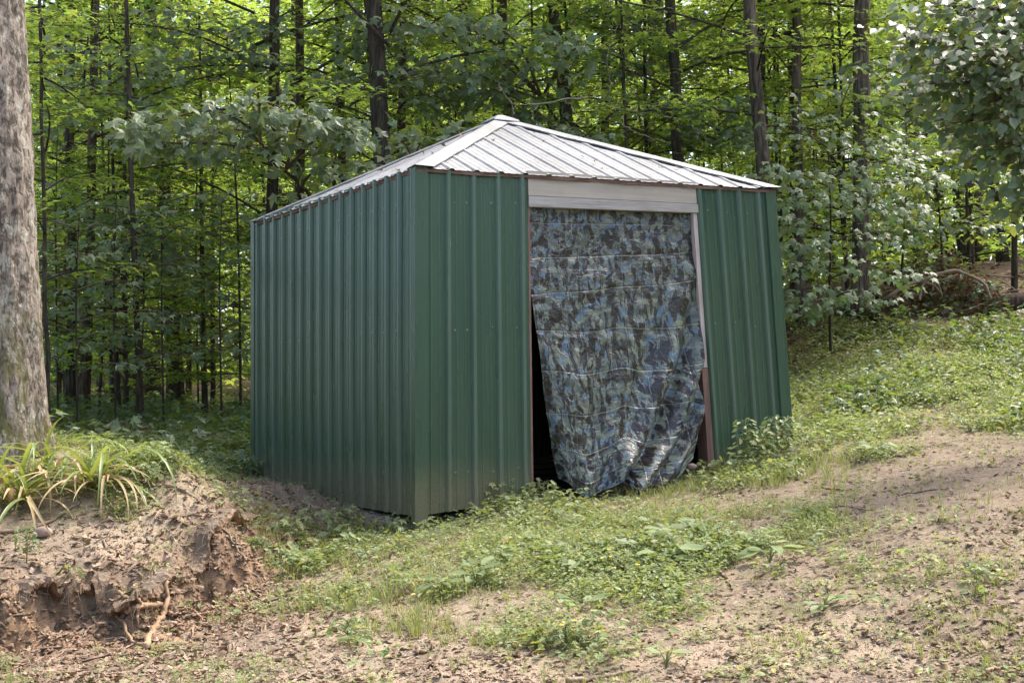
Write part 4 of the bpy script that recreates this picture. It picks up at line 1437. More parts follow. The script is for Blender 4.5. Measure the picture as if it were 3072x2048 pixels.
# dead pale twigs on the tree above the right roof slope
mb = MB()
for pts, r in ((((1560, 275, 18.6), (1554, 272, 18.3), (1432, 251, 17.6), (1382, 229, 17.4), (1350, 221, 17.2)), .013), (((1350, 221, 17.2), (1267, 234, 17), (1210, 243, 16.8), (1174, 240, 16.7)), .012),
               (((1174, 240, 16.7), (1160, 215, 16.6), (1142, 190, 16.5)), .008), (((1176, 240, 16.7), (1180, 265, 16.7), (1168, 285, 16.6)), .006), (((1432, 251, 17.6), (1435, 290, 17.3), (1480, 312, 17.2), (1539, 329, 17.1)), .007),
               (((1557, 272, 18.4), (1590, 290, 18), (1625, 318, 17.8)), .008), (((1557, 272, 18.4), (1610, 262, 18), (1660, 270, 17.7)), .007), (((1382, 229, 17.4), (1400, 200, 17.2), (1395, 120, 17), (1420, 60, 16.9)), .007),
               (((1300, 230, 17.1), (1330, 270, 16.9), (1345, 290, 16.8)), .005), (((1480, 262, 17.9), (1520, 240, 17.6), (1575, 235, 17.4)), .005), (((1235, 240, 16.9), (1222, 270, 16.8), (1240, 285, 16.7)), .005)):
    c = spline(A3(*pts), 20)
    c = c + np.random.default_rng(int(pts[0][0])).normal(0, .012, c.shape)
    mb.tube(c, np.linspace(r, r * .35, 20), 5)
V, F = mb.get()
part('dead_limb', V, F, M['pale_twig'], TWIG_TREE, True, label='pale bare twigs without leaves')

# ------------------------------------------------------------------ dead wood
g = ground_at(313, 928)
st = thing('broken_stump', g, 'rotten brown stump with a jagged top among the left trees', 'stump')
r0 = 32 * K / FPX * g[1] / 2
hh_ = (928 - 774) * K / FPX * g[1]
mb = MB()
z = np.linspace(-.2, hh_, 16)
a_ = np.linspace(0, 2 * np.pi, 22, endpoint=False)
rg = np.random.default_rng(2)
rim = 1 - .30 * rg.random(22) * (rg.random(22) > .3)
rr = r0 * (1.1 + .35 * np.exp(-np.clip(z, 0, 9) / .2))[:, None] * (1 + .10 * rg.standard_normal(22))[None]
zz_ = np.where(z[:, None] > .55 * hh_, .55 * hh_ + (z[:, None] - .55 * hh_) * (1 - (1 - rim[None]) * 2.0), z[:, None] * np.ones(22))
V = np.stack([rr * np.cos(a_), rr * np.sin(a_), zz_], -1).reshape(-1, 3)
i, j = np.meshgrid(np.arange(15), np.arange(22), indexing='ij')
F = np.stack([i * 22 + j, i * 22 + (j + 1) % 22, (i + 1) * 22 + (j + 1) % 22, (i + 1) * 22 + j], -1).reshape(-1, 4)
V = np.vstack([V, [[0, 0, hh_ * .5]]])
cap = np.array([(15 * 22 + k, 15 * 22 + (k + 1) % 22, 16 * 22) for k in range(22)])
put('trunk', new_mesh('stump', V, [F, cap], M['rotten'], False), st)


def lying(name, label, cat, pts, r, mat, ends=.5, lift=.6, n=24, group=None, wob=.006, seed=0, extra=(), nn=7):
    """a stick or root lying on the soil, measured points (u, v)"""
    P = np.array([ground_at(*p[:2]) + np.array([0, 0, (p[2] if len(p) > 2 else 0)]) for p in pts])
    c = spline(P, n)
    rg = np.random.default_rng(seed + int(pts[0][0] * 7 + pts[0][1]))
    for k in range(n):
        zg = float(H(c[k, 0], c[k, 1]))
        c[k, 2] = max(c[k, 2], zg + r * lift) if any(len(p) > 2 for p in pts) else zg + r * lift
    c[:, 2] = np.convolve(np.pad(c[:, 2], 2, mode='edge'), np.ones(5) / 5, 'valid') + r * .3
    c += rg.normal(0, wob, c.shape) * [1, 1, .4]
    t = thing(name, c[n // 2], label, cat, group)
    mb = MB()
    r = r * (.72 if name == 'tree_root' else 1)
    mb.tube(c, np.linspace(r, r * ends, n) * (1 + .08 * rg.standard_normal(n)), nn)
    for ex_ in extra:
        E = np.array([ground_at(*p[:2]) + np.array([0, 0, r * .5]) for p in ex_])
        mb.tube(spline(E, 12), np.linspace(r * .6, r * .3, 12), 6)
    V, F = mb.get()
    part('branch' if name != 'tree_root' else 'root', V, F, M[mat], t, True)
    return t


lying('fallen_stick', 'long forked grey stick lying down over the bank edge', 'stick', [(351, 1120), (394, 1118), (455, 1152), (494, 1199), (526, 1245), (566, 1310)], .013, 'stick', extra=[[(494, 1197), (537, 1224), (566, 1235)]])
lying('fallen_stick', 'curved stick under the long-bladed plants at the left edge', 'stick', [(-30, 1228), (0, 1224), (90, 1210), (143, 1184), (190, 1156)], .014, 'stick')
lying('fallen_stick', 'grey weathered branch on soil beside the left shed wall', 'stick', [(689, 1149), (752, 1174), (802, 1192)], .018, 'stick')
lying('fallen_stick', 'short stick on the bank top near the left shed wall', 'stick', [(548, 1125), (572, 1116), (598, 1111)], .012, 'stick')
lying('fallen_stick', 'twig lying in weeds left of the shed near corner', 'stick', [(805, 1202), (790, 1225), (763, 1247)], .010, 'stick')
lying('tree_root', 'thickest pale root leaning out at the foot of the bank', 'root', [(333, 1492), (358, 1449), (383, 1406, .05), (380, 1356, .06)], .030, 'root', .6)
lying('tree_root', 'brown root running level behind the thick pale root', 'root', [(290, 1419, .03), (322, 1410, .04), (368, 1410, .05)], .028, 'root', .9)
lying('tree_root', 'root bending down over the level brown root', 'root', [(272, 1371, .03), (297, 1396, .05), (322, 1409, .07), (315, 1446)], .018, 'root', .7)
lying('tree_root', 'thin crooked root left of the thick pale root', 'root', [(329, 1485), (304, 1478), (283, 1442, .03), (251, 1424, .03), (222, 1435)], .015, 'root', .7)
lying('tree_root', 'low root running right from the thick pale root', 'root', [(387, 1414, .02), (422, 1424), (473, 1428)], .020, 'root', .4)
lying('tree_root', 'dark root crossing the hollow in the bank', 'root', [(425, 1310), (445, 1320, .02), (460, 1340)], .016, 'root', .6)
lying('fallen_stick', 'long thin twig slanting over dead leaves at lower left', 'stick', [(104, 1532), (165, 1484), (222, 1437)], .008, 'stick')
lying('fallen_stick', 'thin twig near the lower left roots', 'stick', [(190, 1462), (240, 1448), (300, 1443)], .007, 'stick')
lying('fallen_stick', 'thin pale twig at the bottom left corner', 'stick', [(0, 1562), (30, 1550), (52, 1532)], .008, 'stick')
for pts, r, lab in (([(1882, 1167), (1940, 1166), (2008, 1174)], .009, 'straight thin stick on the path, nearest below the tall weeds'), ([(2061, 1137), (2120, 1128), (2183, 1124)], .010, 'long slightly bent stick across the middle of the path'),
                    ([(1888, 1120), (1930, 1125), (1968, 1125)], .009, 'short stick beside the tall weeds at the shed right corner'), ([(1736, 1328), (1785, 1300), (1825, 1274)], .012, 'diagonal grey stick at the edge of the broad leaved weeds'),
                    ([(1642, 1313), (1665, 1325), (1682, 1353)], .011, 'small curved stick below the broad leaved weeds'), ([(1902, 1363), (1912, 1335), (1931, 1306)], .012, 'upright looking dark stick alone on the bare soil'),
                    ([(2115, 1342), (2150, 1358), (2190, 1378)], .008, 'thin twig at middle right of the bare soil'), ([(2230, 1448), (2290, 1431), (2360, 1474)], .010, 'bent twig near the right edge of the picture'),
                    ([(2268, 1550), (2310, 1540), (2360, 1530)], .012, 'thick stick in the bottom right corner'), ([(1646, 1553), (1690, 1552), (1728, 1546)], .008, 'pale stick at the bottom, right of centre'),
                    ([(1300, 1567), (1389, 1553), (1464, 1543)], .013, 'longest stick at the bottom centre of the picture'), ([(1980, 1450), (2000, 1462), (2018, 1478)], .007, 'tiny forked twig on sandy soil by tyre marks'),
                    ([(955, 1505), (985, 1498), (1000, 1490)], .012, 'short broken stick in grass at lower centre left'), ([(1110, 1462), (1150, 1450), (1180, 1440)], .007, 'thin twig below the grassy patch at lower centre')):
    lying('fallen_stick', lab, 'stick', pts, r, 'stick')


def log(name, label, cat, P, r, mat, endmat=None, seed=0):
    t = thing(name, P[len(P) // 2], label, cat)
    c = spline(P, 26)
    mb = MB()
    mb.tube(c, r * np.linspace(1.0, .85, 26), 16, endmat is None, .04, seed)
    V, F = mb.get()
    part('trunk', V, F, M[mat], t, True)
    if endmat:
        d = unit(c[0] - c[1])
        a_ = np.linspace(0, 2 * np.pi, 18, endpoint=False)
        A_ = unit(np.cross(d, [0, 0, 1]))
        B_ = np.cross(d, A_)
        ring = c[0] + d * .004 + (A_ * np.cos(a_)[:, None] + B_ * np.sin(a_)[:, None]) * r * .93
        part('cut_face', np.vstack([ring, c[:1] + d * .01]), np.array([(k, (k + 1) % 18, 18) for k in range(18)]), M[endmat], t)
    return t


M['mossy'] = flat_mat('mossy', (.07, .065, .03), .95, .2, .4, 14)
def gp(u, v, dz=0):
    p = ground_at(u, v)
    return p + np.array([0, 0, dz])


b = gp(2061, 756)[1]
log('mossy_log', 'curved mossy log half buried in weeds at the wood edge', 'log', [gp(1890, 735, .02), gp(1955, 727, .10), gp(2011, 738, .08), gp(2066, 760, .0)], .085, 'mossy')
lg = gp(2296, 728)
log('fallen_log', 'brown sawn log end sticking in at the right edge', 'log', [np.array([lg[0], lg[1], lg[2] + .20]), np.array([lg[0] + 1.2, lg[1] + .2, lg[2] + .30]), np.array([lg[0] + 2.6, lg[1] + .5, lg[2] + .42])], .135, 'bark_brown', 'pale_wood')
D_ = float(gp(2230, 735)[1]) - .35
t = thing('fallen_branch', gp(2190, 690), 'pale arched dead branch standing out before the far row of trees', 'branch')
mb = MB()
for pts, r in ((((2027, 690), (2084, 655), (2125, 642), (2150, 631), (2191, 621), (2214, 628), (2260, 650), (2275, 690)), .032), (((2150, 631), (2145, 650), (2142, 668)), .025), (((2125, 645), (2116, 664), (2112, 690)), .03),
               (((2127, 650), (2145, 655), (2161, 672)), .02), (((2200, 630), (2175, 640), (2150, 645)), .02), (((2148, 645), (2158, 660), (2164, 680)), .015)):
    mb.tube(spline([at(u, v, D_) for u, v in pts], 18), np.linspace(r, r * .6, 18), 6)
V, F = mb.get()
part('branch', V, F, M['stick'], t, True)
# brush heap
bc = gp(2230, 735)
t = thing('brush_pile', bc, 'heap of cut brush with rusty dead and dull green leaves at right', 'brush pile')
rng = np.random.default_rng(12)
mb = MB()
for k in range(46):
    p = bc + np.array([rng.uniform(-1.5, 1.0), rng.uniform(.1, 1.8), 0])
    p[2] = float(H(p[0], p[1])) + rng.uniform(0, .45)
    a_ = rng.uniform(0, 3.14)
    L = rng.uniform(.4, 1.1)
    d = np.array([math.cos(a_), math.sin(a_) * .6, rng.normal(0, .25)]) * L
    mb.tube([p - d * .5, p + [0, 0, .05], p + d * .5], [.014, .010, .004], 5)
V, F = mb.get()
part('branches', V, F, M['stick'], t, True, kind='stuff')
for nm, mt, cnt, xr in (('dead_leaves', 'rust_leaf', 2000, (-1.5, .55)), ('dull_leaves', 'shade_leaf', 900, (-.7, .6))):
    p = np.stack([rng.uniform(*xr, cnt), rng.uniform(.0, 1.8, cnt), np.zeros(cnt)], -1) + bc
    hgt = .75 * np.exp(-((p[:, 0] - bc[0] + .1) / .9) ** 2) * (.6 + .8 * np.clip(fbm(p[:, 0] * 2, p[:, 1] * 2, 3, 2) + .4, 0, 1))
    p[:, 2] = H(p[:, 0], p[:, 1]) + hgt * rng.random(cnt) ** .6
    Dd, Nd = leaf_dirs(rng, rng.uniform(0, 6.3, cnt), .8)
    Nd = Nd + [0, -.7, 0]
    V, F = scatter(T_MAPLE3, p, Dd, Nd, rng.uniform(.06, .12, cnt))
    part(nm, V, F, M[mt], t, kind='stuff')

# stones
def stone(label, p, r, sq, seed):
    import bmesh
    bm = bmesh.new()
    bmesh.ops.create_icosphere(bm, subdivisions=3, radius=1)
    V = np.array([v.co[:] for v in bm.verts])
    F = np.array([[v.index for v in f.verts] for f in bm.faces])
    bm.free()
    V = V * (1 + .22 * fbm(V[:, 0] * 1.3 + seed, V[:, 1] * 1.3 + V[:, 2], seed, 3))[:, None] * np.array([r * 1.3, r, r * sq])
    o = part('stone', V + p, F, M['stone'], None, True)
    return tag(o, label, 'stone')


stone('round pinkish stone on the pale soil of the left bank', gp(97, 1232, .03), .05, .8, 3)
stone('brown stone on the soil mound at the right door post', S2W([on_shed(1588, 1066, 1, -.05)])[0] - np.array([0, 0, .02]), .035, .8, 5)
stone('small pale stone on sandy soil at lower right', gp(2003, 1343, .008), .025, .6, 7)
stone('small pale stone in dead leaves at the bottom left', gp(472, 1541, .01), .03, .5, 9)

# ------------------------------------------------------------------ ground cover
def blade_tuft(rng, nb, h, w=.006, spread_=.05):
    V, F = [], []
    for k in range(nb):
        a_ = rng.uniform(0, 6.3)
        d = np.array([math.cos(a_), math.sin(a_), 0])
        s_d = np.array([-d[1], d[0], 0])
        p = d * rng.uniform(0, spread_)
        L = h * rng.uniform(.5, 1.15)
        lean_ = rng.uniform(.15, .8)
        n0 = len(V)
        for q, wd in ((0, 1), (.45, .9), (.8, .55)):
            c = p + d * L * lean_ * q ** 1.8 + np.array([0, 0, L * (q - .22 * lean_ * q * q)])
            V += [c - s_d * w * wd / 2, c + s_d * w * wd / 2]
        V.append(p + d * L * lean_ + np.array([0, 0, L * (1 - .3 * lean_)]))
        F += [(n0, n0 + 1, n0 + 3), (n0, n0 + 3, n0 + 2), (n0 + 2, n0 + 3, n0 + 5), (n0 + 2, n0 + 5, n0 + 4), (n0 + 4, n0 + 5, n0 + 6)]
    return np.array(V), np.array(F)


def leafy_tuft(rng, nl, h, r, size, tmpl, tilt=.45):
    a_ = rng.uniform(0, 6.3, nl)
    q = np.sqrt(rng.random(nl)) * r
    P = np.stack([np.cos(a_) * q, np.sin(a_) * q, h * rng.uniform(.15, 1, nl) * (1 - .4 * (q / r) ** 2)], -1)
    D, Nn = leaf_dirs(rng, a_, tilt, .7, .1)
    return scatter(tmpl, P, D, Nn, size * rng.uniform(.6, 1.2, nl))


def strew(name, tmpls, pts, smin, smax, mat, rng, label, z0=0.0, tilt=.12):
    """one mass of many small plants: copies of a few tufts on the soil"""
    Vs, Fs, n0 = [], [], 0
    which = rng.integers(0, len(tmpls), len(pts))
    zg = H(pts[:, 0], pts[:, 1])
    for k, (tv2, tf2) in enumerate(tmpls):
        m = which == k
        c = int(m.sum())
        if not c:
            continue
        a_ = rng.uniform(0, 6.3, c)
        s = rng.uniform(smin, smax, c)
        co, si = np.cos(a_) * s, np.sin(a_) * s
        x = tv2[None, :, 0] * co[:, None] - tv2[None, :, 1] * si[:, None]
        y = tv2[None, :, 0] * si[:, None] + tv2[None, :, 1] * co[:, None]
        z = tv2[None, :, 2] * s[:, None]
        z = z + rng.normal(0, tilt, c)[:, None] * x + rng.normal(0, tilt, c)[:, None] * y
        V = np.stack([x + pts[m, 0][:, None], y + pts[m, 1][:, None], z + zg[m][:, None] + z0], -1).reshape(-1, 3)
        Fs.append((tf2[None] + (np.arange(c) * len(tv2))[:, None, None]).reshape(-1, tf2.shape[1]) + n0)
        Vs.append(V)
        n0 += len(V)
    return part(name, np.concatenate(Vs), np.concatenate(Fs), M[mat], kind='stuff', label=label)


def field(rng, n, dfun, d0=5.8, d1=24, pw=1.0, half=.46):
    n, half = int(n * (half + .15) / half), half + .15
    """points on the clearing floor, thinning out with distance, kept with probability dfun"""
    got = []
    tot = 0
    while tot < n:
        m = n * 2
        d = (d0 ** -pw + rng.random(m) * (d1 ** -pw - d0 ** -pw)) ** (-1 / pw)
        x = rng.uniform(-half, half, m) * d
        s = to_shed(np.stack([x, d, np.zeros(m)], -1))
        ok = ~((s[:, 0] > -.01) & (s[:, 0] < 3.85) & (s[:, 1] > -.02) & (s[:, 1] < 3.75))
        ok &= rng.random(m) < dfun(x, d)
        got.append(np.stack([x[ok], d[ok]], -1))
        tot += int(ok.sum())
    return np.concatenate(got)[:n]


rng = np.random.default_rng(404)
clump = lambda f, s, lo=-.1, hi=.25: (lambda x, y: np.clip(veg_at(x, y) * 1.1 - .05, 0, 1) ** 1.3 * sstep(lo, hi, fbm(x * f, y * f, s, 3) + .35 * (veg_at(x, y) - .5)))
cl_t = [leafy_tuft(rng, 22, .10, .09, .030, T_SIMPLE) for _ in range(5)] + [leafy_tuft(rng, 16, .16, .08, .034, T_SIMPLE, .6) for _ in range(3)]
fo_t = [leafy_tuft(rng, 10, .20, .08, .062, T_MAPLE3, .5) for _ in range(4)] + [leafy_tuft(rng, 7, .10, .09, .060, T_OVAL, .4) for _ in range(3)]
gr_t = [blade_tuft(rng, 10, .13) for _ in range(4)] + [blade_tuft(rng, 6, .20, .005) for _ in range(2)]
strew('ground_weeds', cl_t, field(rng, 6200, clump(1.9, 81, -.06, .28)), .45, 1.05, 'weed_leaf', rng, 'low clover-like weeds over the clearing')
strew('leafy_weeds', fo_t, field(rng, 2700, clump(1.5, 91, -.02, .32)), .45, 1.05, 'weed_leaf', rng, 'taller small leafed weeds over the clearing')
hill = lambda x, y: np.clip(veg_at(x, y) * 1.3 - .25, 0, 1) * ((y > 12.2) & (x > 1.8)) * (.35 + .65 * sstep(-.15, .2, fbm(x * .9, y * .9, 101, 3)))
strew('hillside_weeds', cl_t + fo_t[4:], field(rng, 3600, hill, 12, 23, .4), .8, 1.7, 'weed_leaf', rng, 'pale green weeds covering the rise right of the shed')
strew('grass', gr_t, field(rng, 4300, clump(1.3, 95, -.12, .25), 5.8, 22), .4, .95, 'grass_blade', rng, 'thin grass among the weeds')
strew('sparse_weeds', cl_t[:5] + fo_t[4:], field(rng, 1900, lambda x, y: .3 * sstep(-.05, .3, fbm(x * 2.0 + 9, y * 2.0, 56, 2)) * (.25 + veg_at(x, y)), 6, 14), .35, .85, 'weed_leaf', rng, 'scattered seedling weeds on bare soil')
strew('sparse_grass', gr_t[:4], field(rng, 1500, lambda x, y: .25 * sstep(-.05, .3, fbm(x * 2.2, y * 2.2, 55, 2)), 6, 12), .22, .6, 'grass_blade', rng, 'scattered grass tufts on bare soil')
# weeds under the trees: shaded, bigger leaves
sh_t = [leafy_tuft(rng, 12, .22, .16, .085, T_MAPLE3, .4) for _ in range(4)] + [leafy_tuft(rng, 14, .40, .2, .10, T_MAPLE3, .4) for _ in range(2)]
lf = lambda x, y: np.clip((sstep(.35, .8, idw(VEG, x, y)) * (x < -2.2) + .10 * (y > 15) * sstep(-.1, .3, fbm(x * .5, y * .5, 7, 2)) + .9 * sstep(.45, .85, idw(VEG, x, y)) * (x > 3) * sstep(.0, .25, fbm(x * .8, y * .8, 17, 2) + .2 * sstep(15.5, 18, y))), 0, 1) * (y > 11.5)
strew('woodland_weeds', sh_t, field(rng, 2600, lf, 11.5, 30, .6, .5), .5, 1.2, 'shade_leaf', rng, 'shaded leafy ground cover under the trees')
# dead leaves
lt = []
for k in range(6):
    v = np.array([(0, 0, 0), (-.34, .35, .16), (-.20, .8, .05), (0, 1, .22), (.22, .75, .02), (.36, .3, .2), (0, .5, -.02)])
    v = v + rng.normal(0, .07, v.shape)
    v[:, 2] *= .55 + .5 * (k % 2)
    lt.append((v * .075, np.array([(6, (q + 1) % 6, q) for q in range(6)])))
bank = lambda x, y: np.exp(-((polydist(x, y, SC)[0] + .5) / .55) ** 2) * (x < .3)
strew('leaf_litter', lt, field(rng, 14000, lambda x, y: .25 + .5 * sstep(.05, .4, fbm(x * 1.3, y * 1.3, 61, 3)) + 1.0 * bank(x, y), 5.8, 14), .18, .62, 'litter', rng, 'curled brown dead leaves on the soil', .004, .25)
strew('bank_litter', lt, field(rng, 4200, lambda x, y: (x < .3) * np.exp(-((polydist(x, y, SC)[0] + .1) / 1.0) ** 2) * (.25 + .75 * sstep(-.2, .2, fbm(x * 2.5, y * 2.5, 64, 3))), 5.8, 13), .2, .75, 'litter', rng, 'small dead leaves caught on the eroded bank', .003, .35)
strew('woodland_litter', lt, field(rng, 5000, lambda x, y: (y > 14) * 1.0 * (1 - .7 * np.clip(idw(VEG, x, y), 0, 1)), 13, 34, .6, .5), .9, 2.2, 'litter', rng, 'brown dead leaves under the trees', .01, .25)
# chips, twigs and clods
ch = [(np.array([(-.5, -.09, 0), (.5, -.06, .02), (.5, .07, .05), (-.5, .06, .04), (0, 0, .14)]) * .05 * f, np.array([(0, 1, 4), (1, 2, 4), (2, 3, 4), (3, 0, 4)])) for f in (.5, .8, 1.2)]
strew('twig_litter', ch, field(rng, 13000, lambda x, y: .25 + .5 * sstep(0, .4, fbm(x * 1.1, y * 1.1, 63, 3)), 5.8, 13), .4, 1.3, 'stick', rng, 'bits of twig and bark on the soil', .002, .1)
strew('bank_twigs', ch, field(rng, 2600, lambda x, y: (x < .3) * np.exp(-((polydist(x, y, SC)[0] + .1) / .9) ** 2), 5.8, 13), .6, 2.2, 'stick', rng, 'twigs and bark scraps on the eroded bank', .003, .3)
ck = []
for k in range(4):
    V = np.array([(-1, 0, .2), (1, 0, .1), (0, -1, .15), (0, 1, .2), (0, 0, .9), (0, 0, -.6)], float) * (1 + rng.normal(0, .25, (6, 1))) * .02
    ck.append((V, np.array([(0, 2, 4), (2, 1, 4), (1, 3, 4), (3, 0, 4), (2, 0, 5), (1, 2, 5), (3, 1, 5), (0, 3, 5)])))
strew('soil_clods', ck, field(rng, 4500, lambda x, y: np.exp(-((polydist(x, y, SC)[0] + .22) / .35) ** 2) * (x < -.6) + .012, 5.8, 11), .2, 1.1, 'clod', rng, 'crumbled soil clods', 0, .3)
ic = None
def lump(seed):
    import bmesh
    bm = bmesh.new()
    bmesh.ops.create_icosphere(bm, subdivisions=1, radius=1)
    V = np.array([v.co[:] for v in bm.verts])
    F = np.array([[v.index for v in f.verts] for f in bm.faces])
    bm.free()
    r_ = np.random.default_rng(seed)
    V = V * (1 + .5 * fbm(V[:, 0] * 1.6 + seed, V[:, 1] * 1.6 + V[:, 2] * 1.3, seed, 3) + r_.normal(0, .05, len(V)))[:, None]
    return V * np.array([1.25, 1.0, .75]) * .05, F


lumps = [lump(k) for k in range(6)]
sg = rng.uniform(.4, 9.2, 1100)
i0 = sg.astype(int)
lp = SC[i0] + (SC[i0 + 1] - SC[i0]) * (sg - i0)[:, None]
lp = lp + np.stack([rng.normal(0, .03, 1100), -.04 - np.abs(rng.normal(0, .22, 1100))], -1)
strew('soil_chunks', lumps, lp, .10, .50, 'chunk', rng, 'broken lumps of soil along the eroded bank', -.01, .3)
gvl = field(rng, 16000, lambda x, y: idw(SAND, x, y) ** 2 * .5 + bank(x, y) * .1, 5.8, 11)
M['chips'] = leaf_mat('chips', (.42, .35, .27), (.55, .48, .40), (.2, .15, .1), .02, .8, .2, (.20, .15, .11), .45, .6)
strew('pebbles', [(v * .3, f) for v, f in ck], gvl, .3, 1.3, 'chips', rng, 'small pebbles and chips on the soil', 0, .2)
# fine roots dangling from the bank
mb = MB()
for k in range(70):
    s = rng.uniform(2.0, 8.6)
    i0 = int(s)
    p = SC[i0] + (SC[i0 + 1] - SC[i0]) * (s - i0) + rng.normal(0, .04, 2)
    z = float(H(p[0], p[1] + .1)) - .02
    a_ = rng.uniform(-1, 1)
    L = rng.uniform(.08, .28)
    q0 = np.array([p[0], p[1] + .05, z])
    q2 = q0 + np.array([a_ * L * .7, -.10 - .5 * L, -L * .8])
    mb.tube(spline([q0, (q0 + q2) / 2 + [rng.normal(0, .03), -.05, .03], q2], 8), np.linspace(.0022, .001, 8), 4, False)
V, F = mb.get()
part('fine_roots', V, F, M['twig'], None, True, kind='stuff', label='hair-thin roots hanging from the eroded bank')

# ------------------------------------------------------------------ single plants
def blade_mesh(nm, L, w, e0, curl, mat, seed, seg=11):
    rg_ = np.random.default_rng(seed)
    p, e = np.zeros(3), math.radians(e0)
    V = []
    for k in range(seg + 1):
        q = k / seg
        wd = w * (1 - q ** 3) * min(1, .5 + q * 3) / 2 + .0006
        nrm = np.array([-math.sin(e), 0, math.cos(e)])
        V += [p + [0, -wd, 0] + nrm * wd * .5, p.copy(), p + [0, wd, 0] + nrm * wd * .5]
        p = p + np.array([math.cos(e), .10 * math.sin(3 * q + seed), math.sin(e)]) * L / seg
        e -= math.radians(curl) / seg * (.5 + 1.1 * q)
    F = []
    for k in range(seg):
        a_ = k * 3
        F += [(a_, a_ + 1, a_ + 4, a_ + 3), (a_ + 1, a_ + 2, a_ + 5, a_ + 4)]
    return new_mesh(nm, np.array(V), np.array(F), M[mat], True)


BL = [blade_mesh('blade', L, .024, e, c, m, k) for k, (L, e, c, m) in enumerate(((.62, 48, 125, 'lily_blade'), (.78, 58, 160, 'lily_blade'), (.5, 45, 100, 'lily_blade'), (.85, 50, 165, 'lily_blade'), (.7, 22, 110, 'lily_blade'),
                                                                                 (.45, 75, 70, 'lily_blade'), (.6, 45, 150, 'lily_old'), (.7, 25, 120, 'lily_old'), (.55, 20, 60, 'lily_old')))]


def plant(name, label, cat, p, group=None):
    return thing(name, (p[0], p[1], p[2]), label, cat, group)


rng = np.random.default_rng(66)
for u, v, nb, az0, lab in ((30, 1150, 54, -1.6, 'long-bladed arching plant spilling over the bank at the left edge'), (225, 1112, 52, -1.35, 'long-bladed arching plant in the middle of the bank top'),
                           (120, 1092, 34, -1.2, 'long-bladed plant at the foot of the big grey trunk'), (325, 1052, 20, -.5, 'smaller long-bladed plant beside the lobed seedling')):
    p = gp(u, v)
    t = plant('daylily_clump', lab, 'plant', p)
    for k in range(nb):
        a_ = az0 + rng.normal(0, 1.25)
        s = rng.uniform(.75, 1.35)
        o = put('blade', BL[int(rng.integers(0, len(BL)))], t, (rng.normal(0, .15), rng.normal(0, .12), a_), s, (rng.normal(0, .09), rng.normal(0, .06), -.01))
p = gp(330, 1050)
t = plant('daylily_clump', 'single long green blade arching right over the shaded weeds', 'plant', p)
put('blade', BL[1], t, (0, .25, -.1), 1.0, (0, 0, 0))
put('blade', BL[4], t, (0, .1, .3), .8, (0, 0, 0))
for pts, r, mt, lab in ((((66, 1030), (50, 940), (42, 870), (20, 818)), .004, 'lily_old', 'thin straw-coloured stalk before the mossy trunk foot'), (((82, 1030), (74, 930), (62, 880)), .004, 'lily_old', 'second straw stalk before the mossy trunk foot'),
                        (((28, 1045), (10, 960), (0, 900)), .004, 'lily_old', 'thin stalk at the far left before the trunk'), (((203, 1010), (230, 960), (255, 922), (277, 895)), .005, 'rust_leaf', 'reddish dry stalk leaning right beside the lobed seedling')):
    g0 = gp(*pts[0])
    c = spline([at(u, v, g0[1]) for u, v in pts], 14)
    t = plant('dry_stalk', lab, 'stalk', g0)
    mb = MB()
    mb.tube(c, np.linspace(r, r * .5, 14), 5)
    mb.tube(c[-3:] + [0, 0, .004], [r * .6, r * 1.6, r * .5], 6)
    V, F = mb.get()
    part('stem', V, F, M[mt], t, True)
# lobed seedling
lm = leaf_meshes('maple', T_MAPLE5, 'maple_leaf')


def leafy_plant(name, label, cat, base, height, nl, size, key, tmpl, mat, seed, spread_=.16, face=(0, -.8, .8), leanx=0.0, group=None, flowers=0):
    rg_ = np.random.default_rng(seed)
    t = plant(name, label, cat, base, group)
    mb = MB()
    tip = base + np.array([leanx, 0, height])
    mb.tube([base - [0, 0, .03], (base + tip) / 2 + [.01, 0, 0], tip], [.005, .004, .002], 5)
    ms = leaf_meshes(key, tmpl, mat)
    L = []
    for k in range(nl):
        q = .25 + .75 * (k + .5) / nl
        a_ = k * 2.4 + rg_.normal(0, .3)
        o = base + (tip - base) * q
        e = o + np.array([math.cos(a_), math.sin(a_), .25]) * spread_ * (1.15 - .6 * q)
        mb.tube([o, (o + e) / 2 + [0, 0, .01], e], [.0025, .002, .0015], 4, False)
        L.append((e, np.array([math.cos(a_), math.sin(a_), -.45]) + rg_.normal(0, .2, 3), np.array(face) + rg_.normal(0, .3, 3), size * rg_.uniform(.7, 1.15)))
    V, F = mb.get()
    part('stem', V, F, M['weed_leaf'], t, True)
    if nl <= 16:
        for k, (e, d, nn_, s) in enumerate(L):
            leaf_obj(t, ms[k % 3], e, d, nn_, s)
    else:
        V, F = scatter(tmpl, *[np.array([l[i] for l in L]) for i in range(4)])
        part('leaves', V, F, M[mat], t)
    for k in range(flowers):
        c = base + np.array([rg_.normal(0, spread_), rg_.normal(0, spread_ * .6), height * rg_.uniform(.6, 1.2)])
        mb = MB()
        mb.tube([base, c], [.0015, .001], 3, False)
        V, F = mb.get()
        fo = part('flower_stem', V, F, M['weed_leaf'], t)
        a_ = np.arange(5) * 2 * np.pi / 5
        V, F = scatter(T_OVAL, np.repeat(c[None], 5, 0), np.stack([np.cos(a_), np.sin(a_), .25 + 0 * a_], -1), np.stack([0 * a_, -.5 + 0 * a_, 1 + 0 * a_], -1), .016)
        part('flower', V, F, M['flower'], t)
    return t


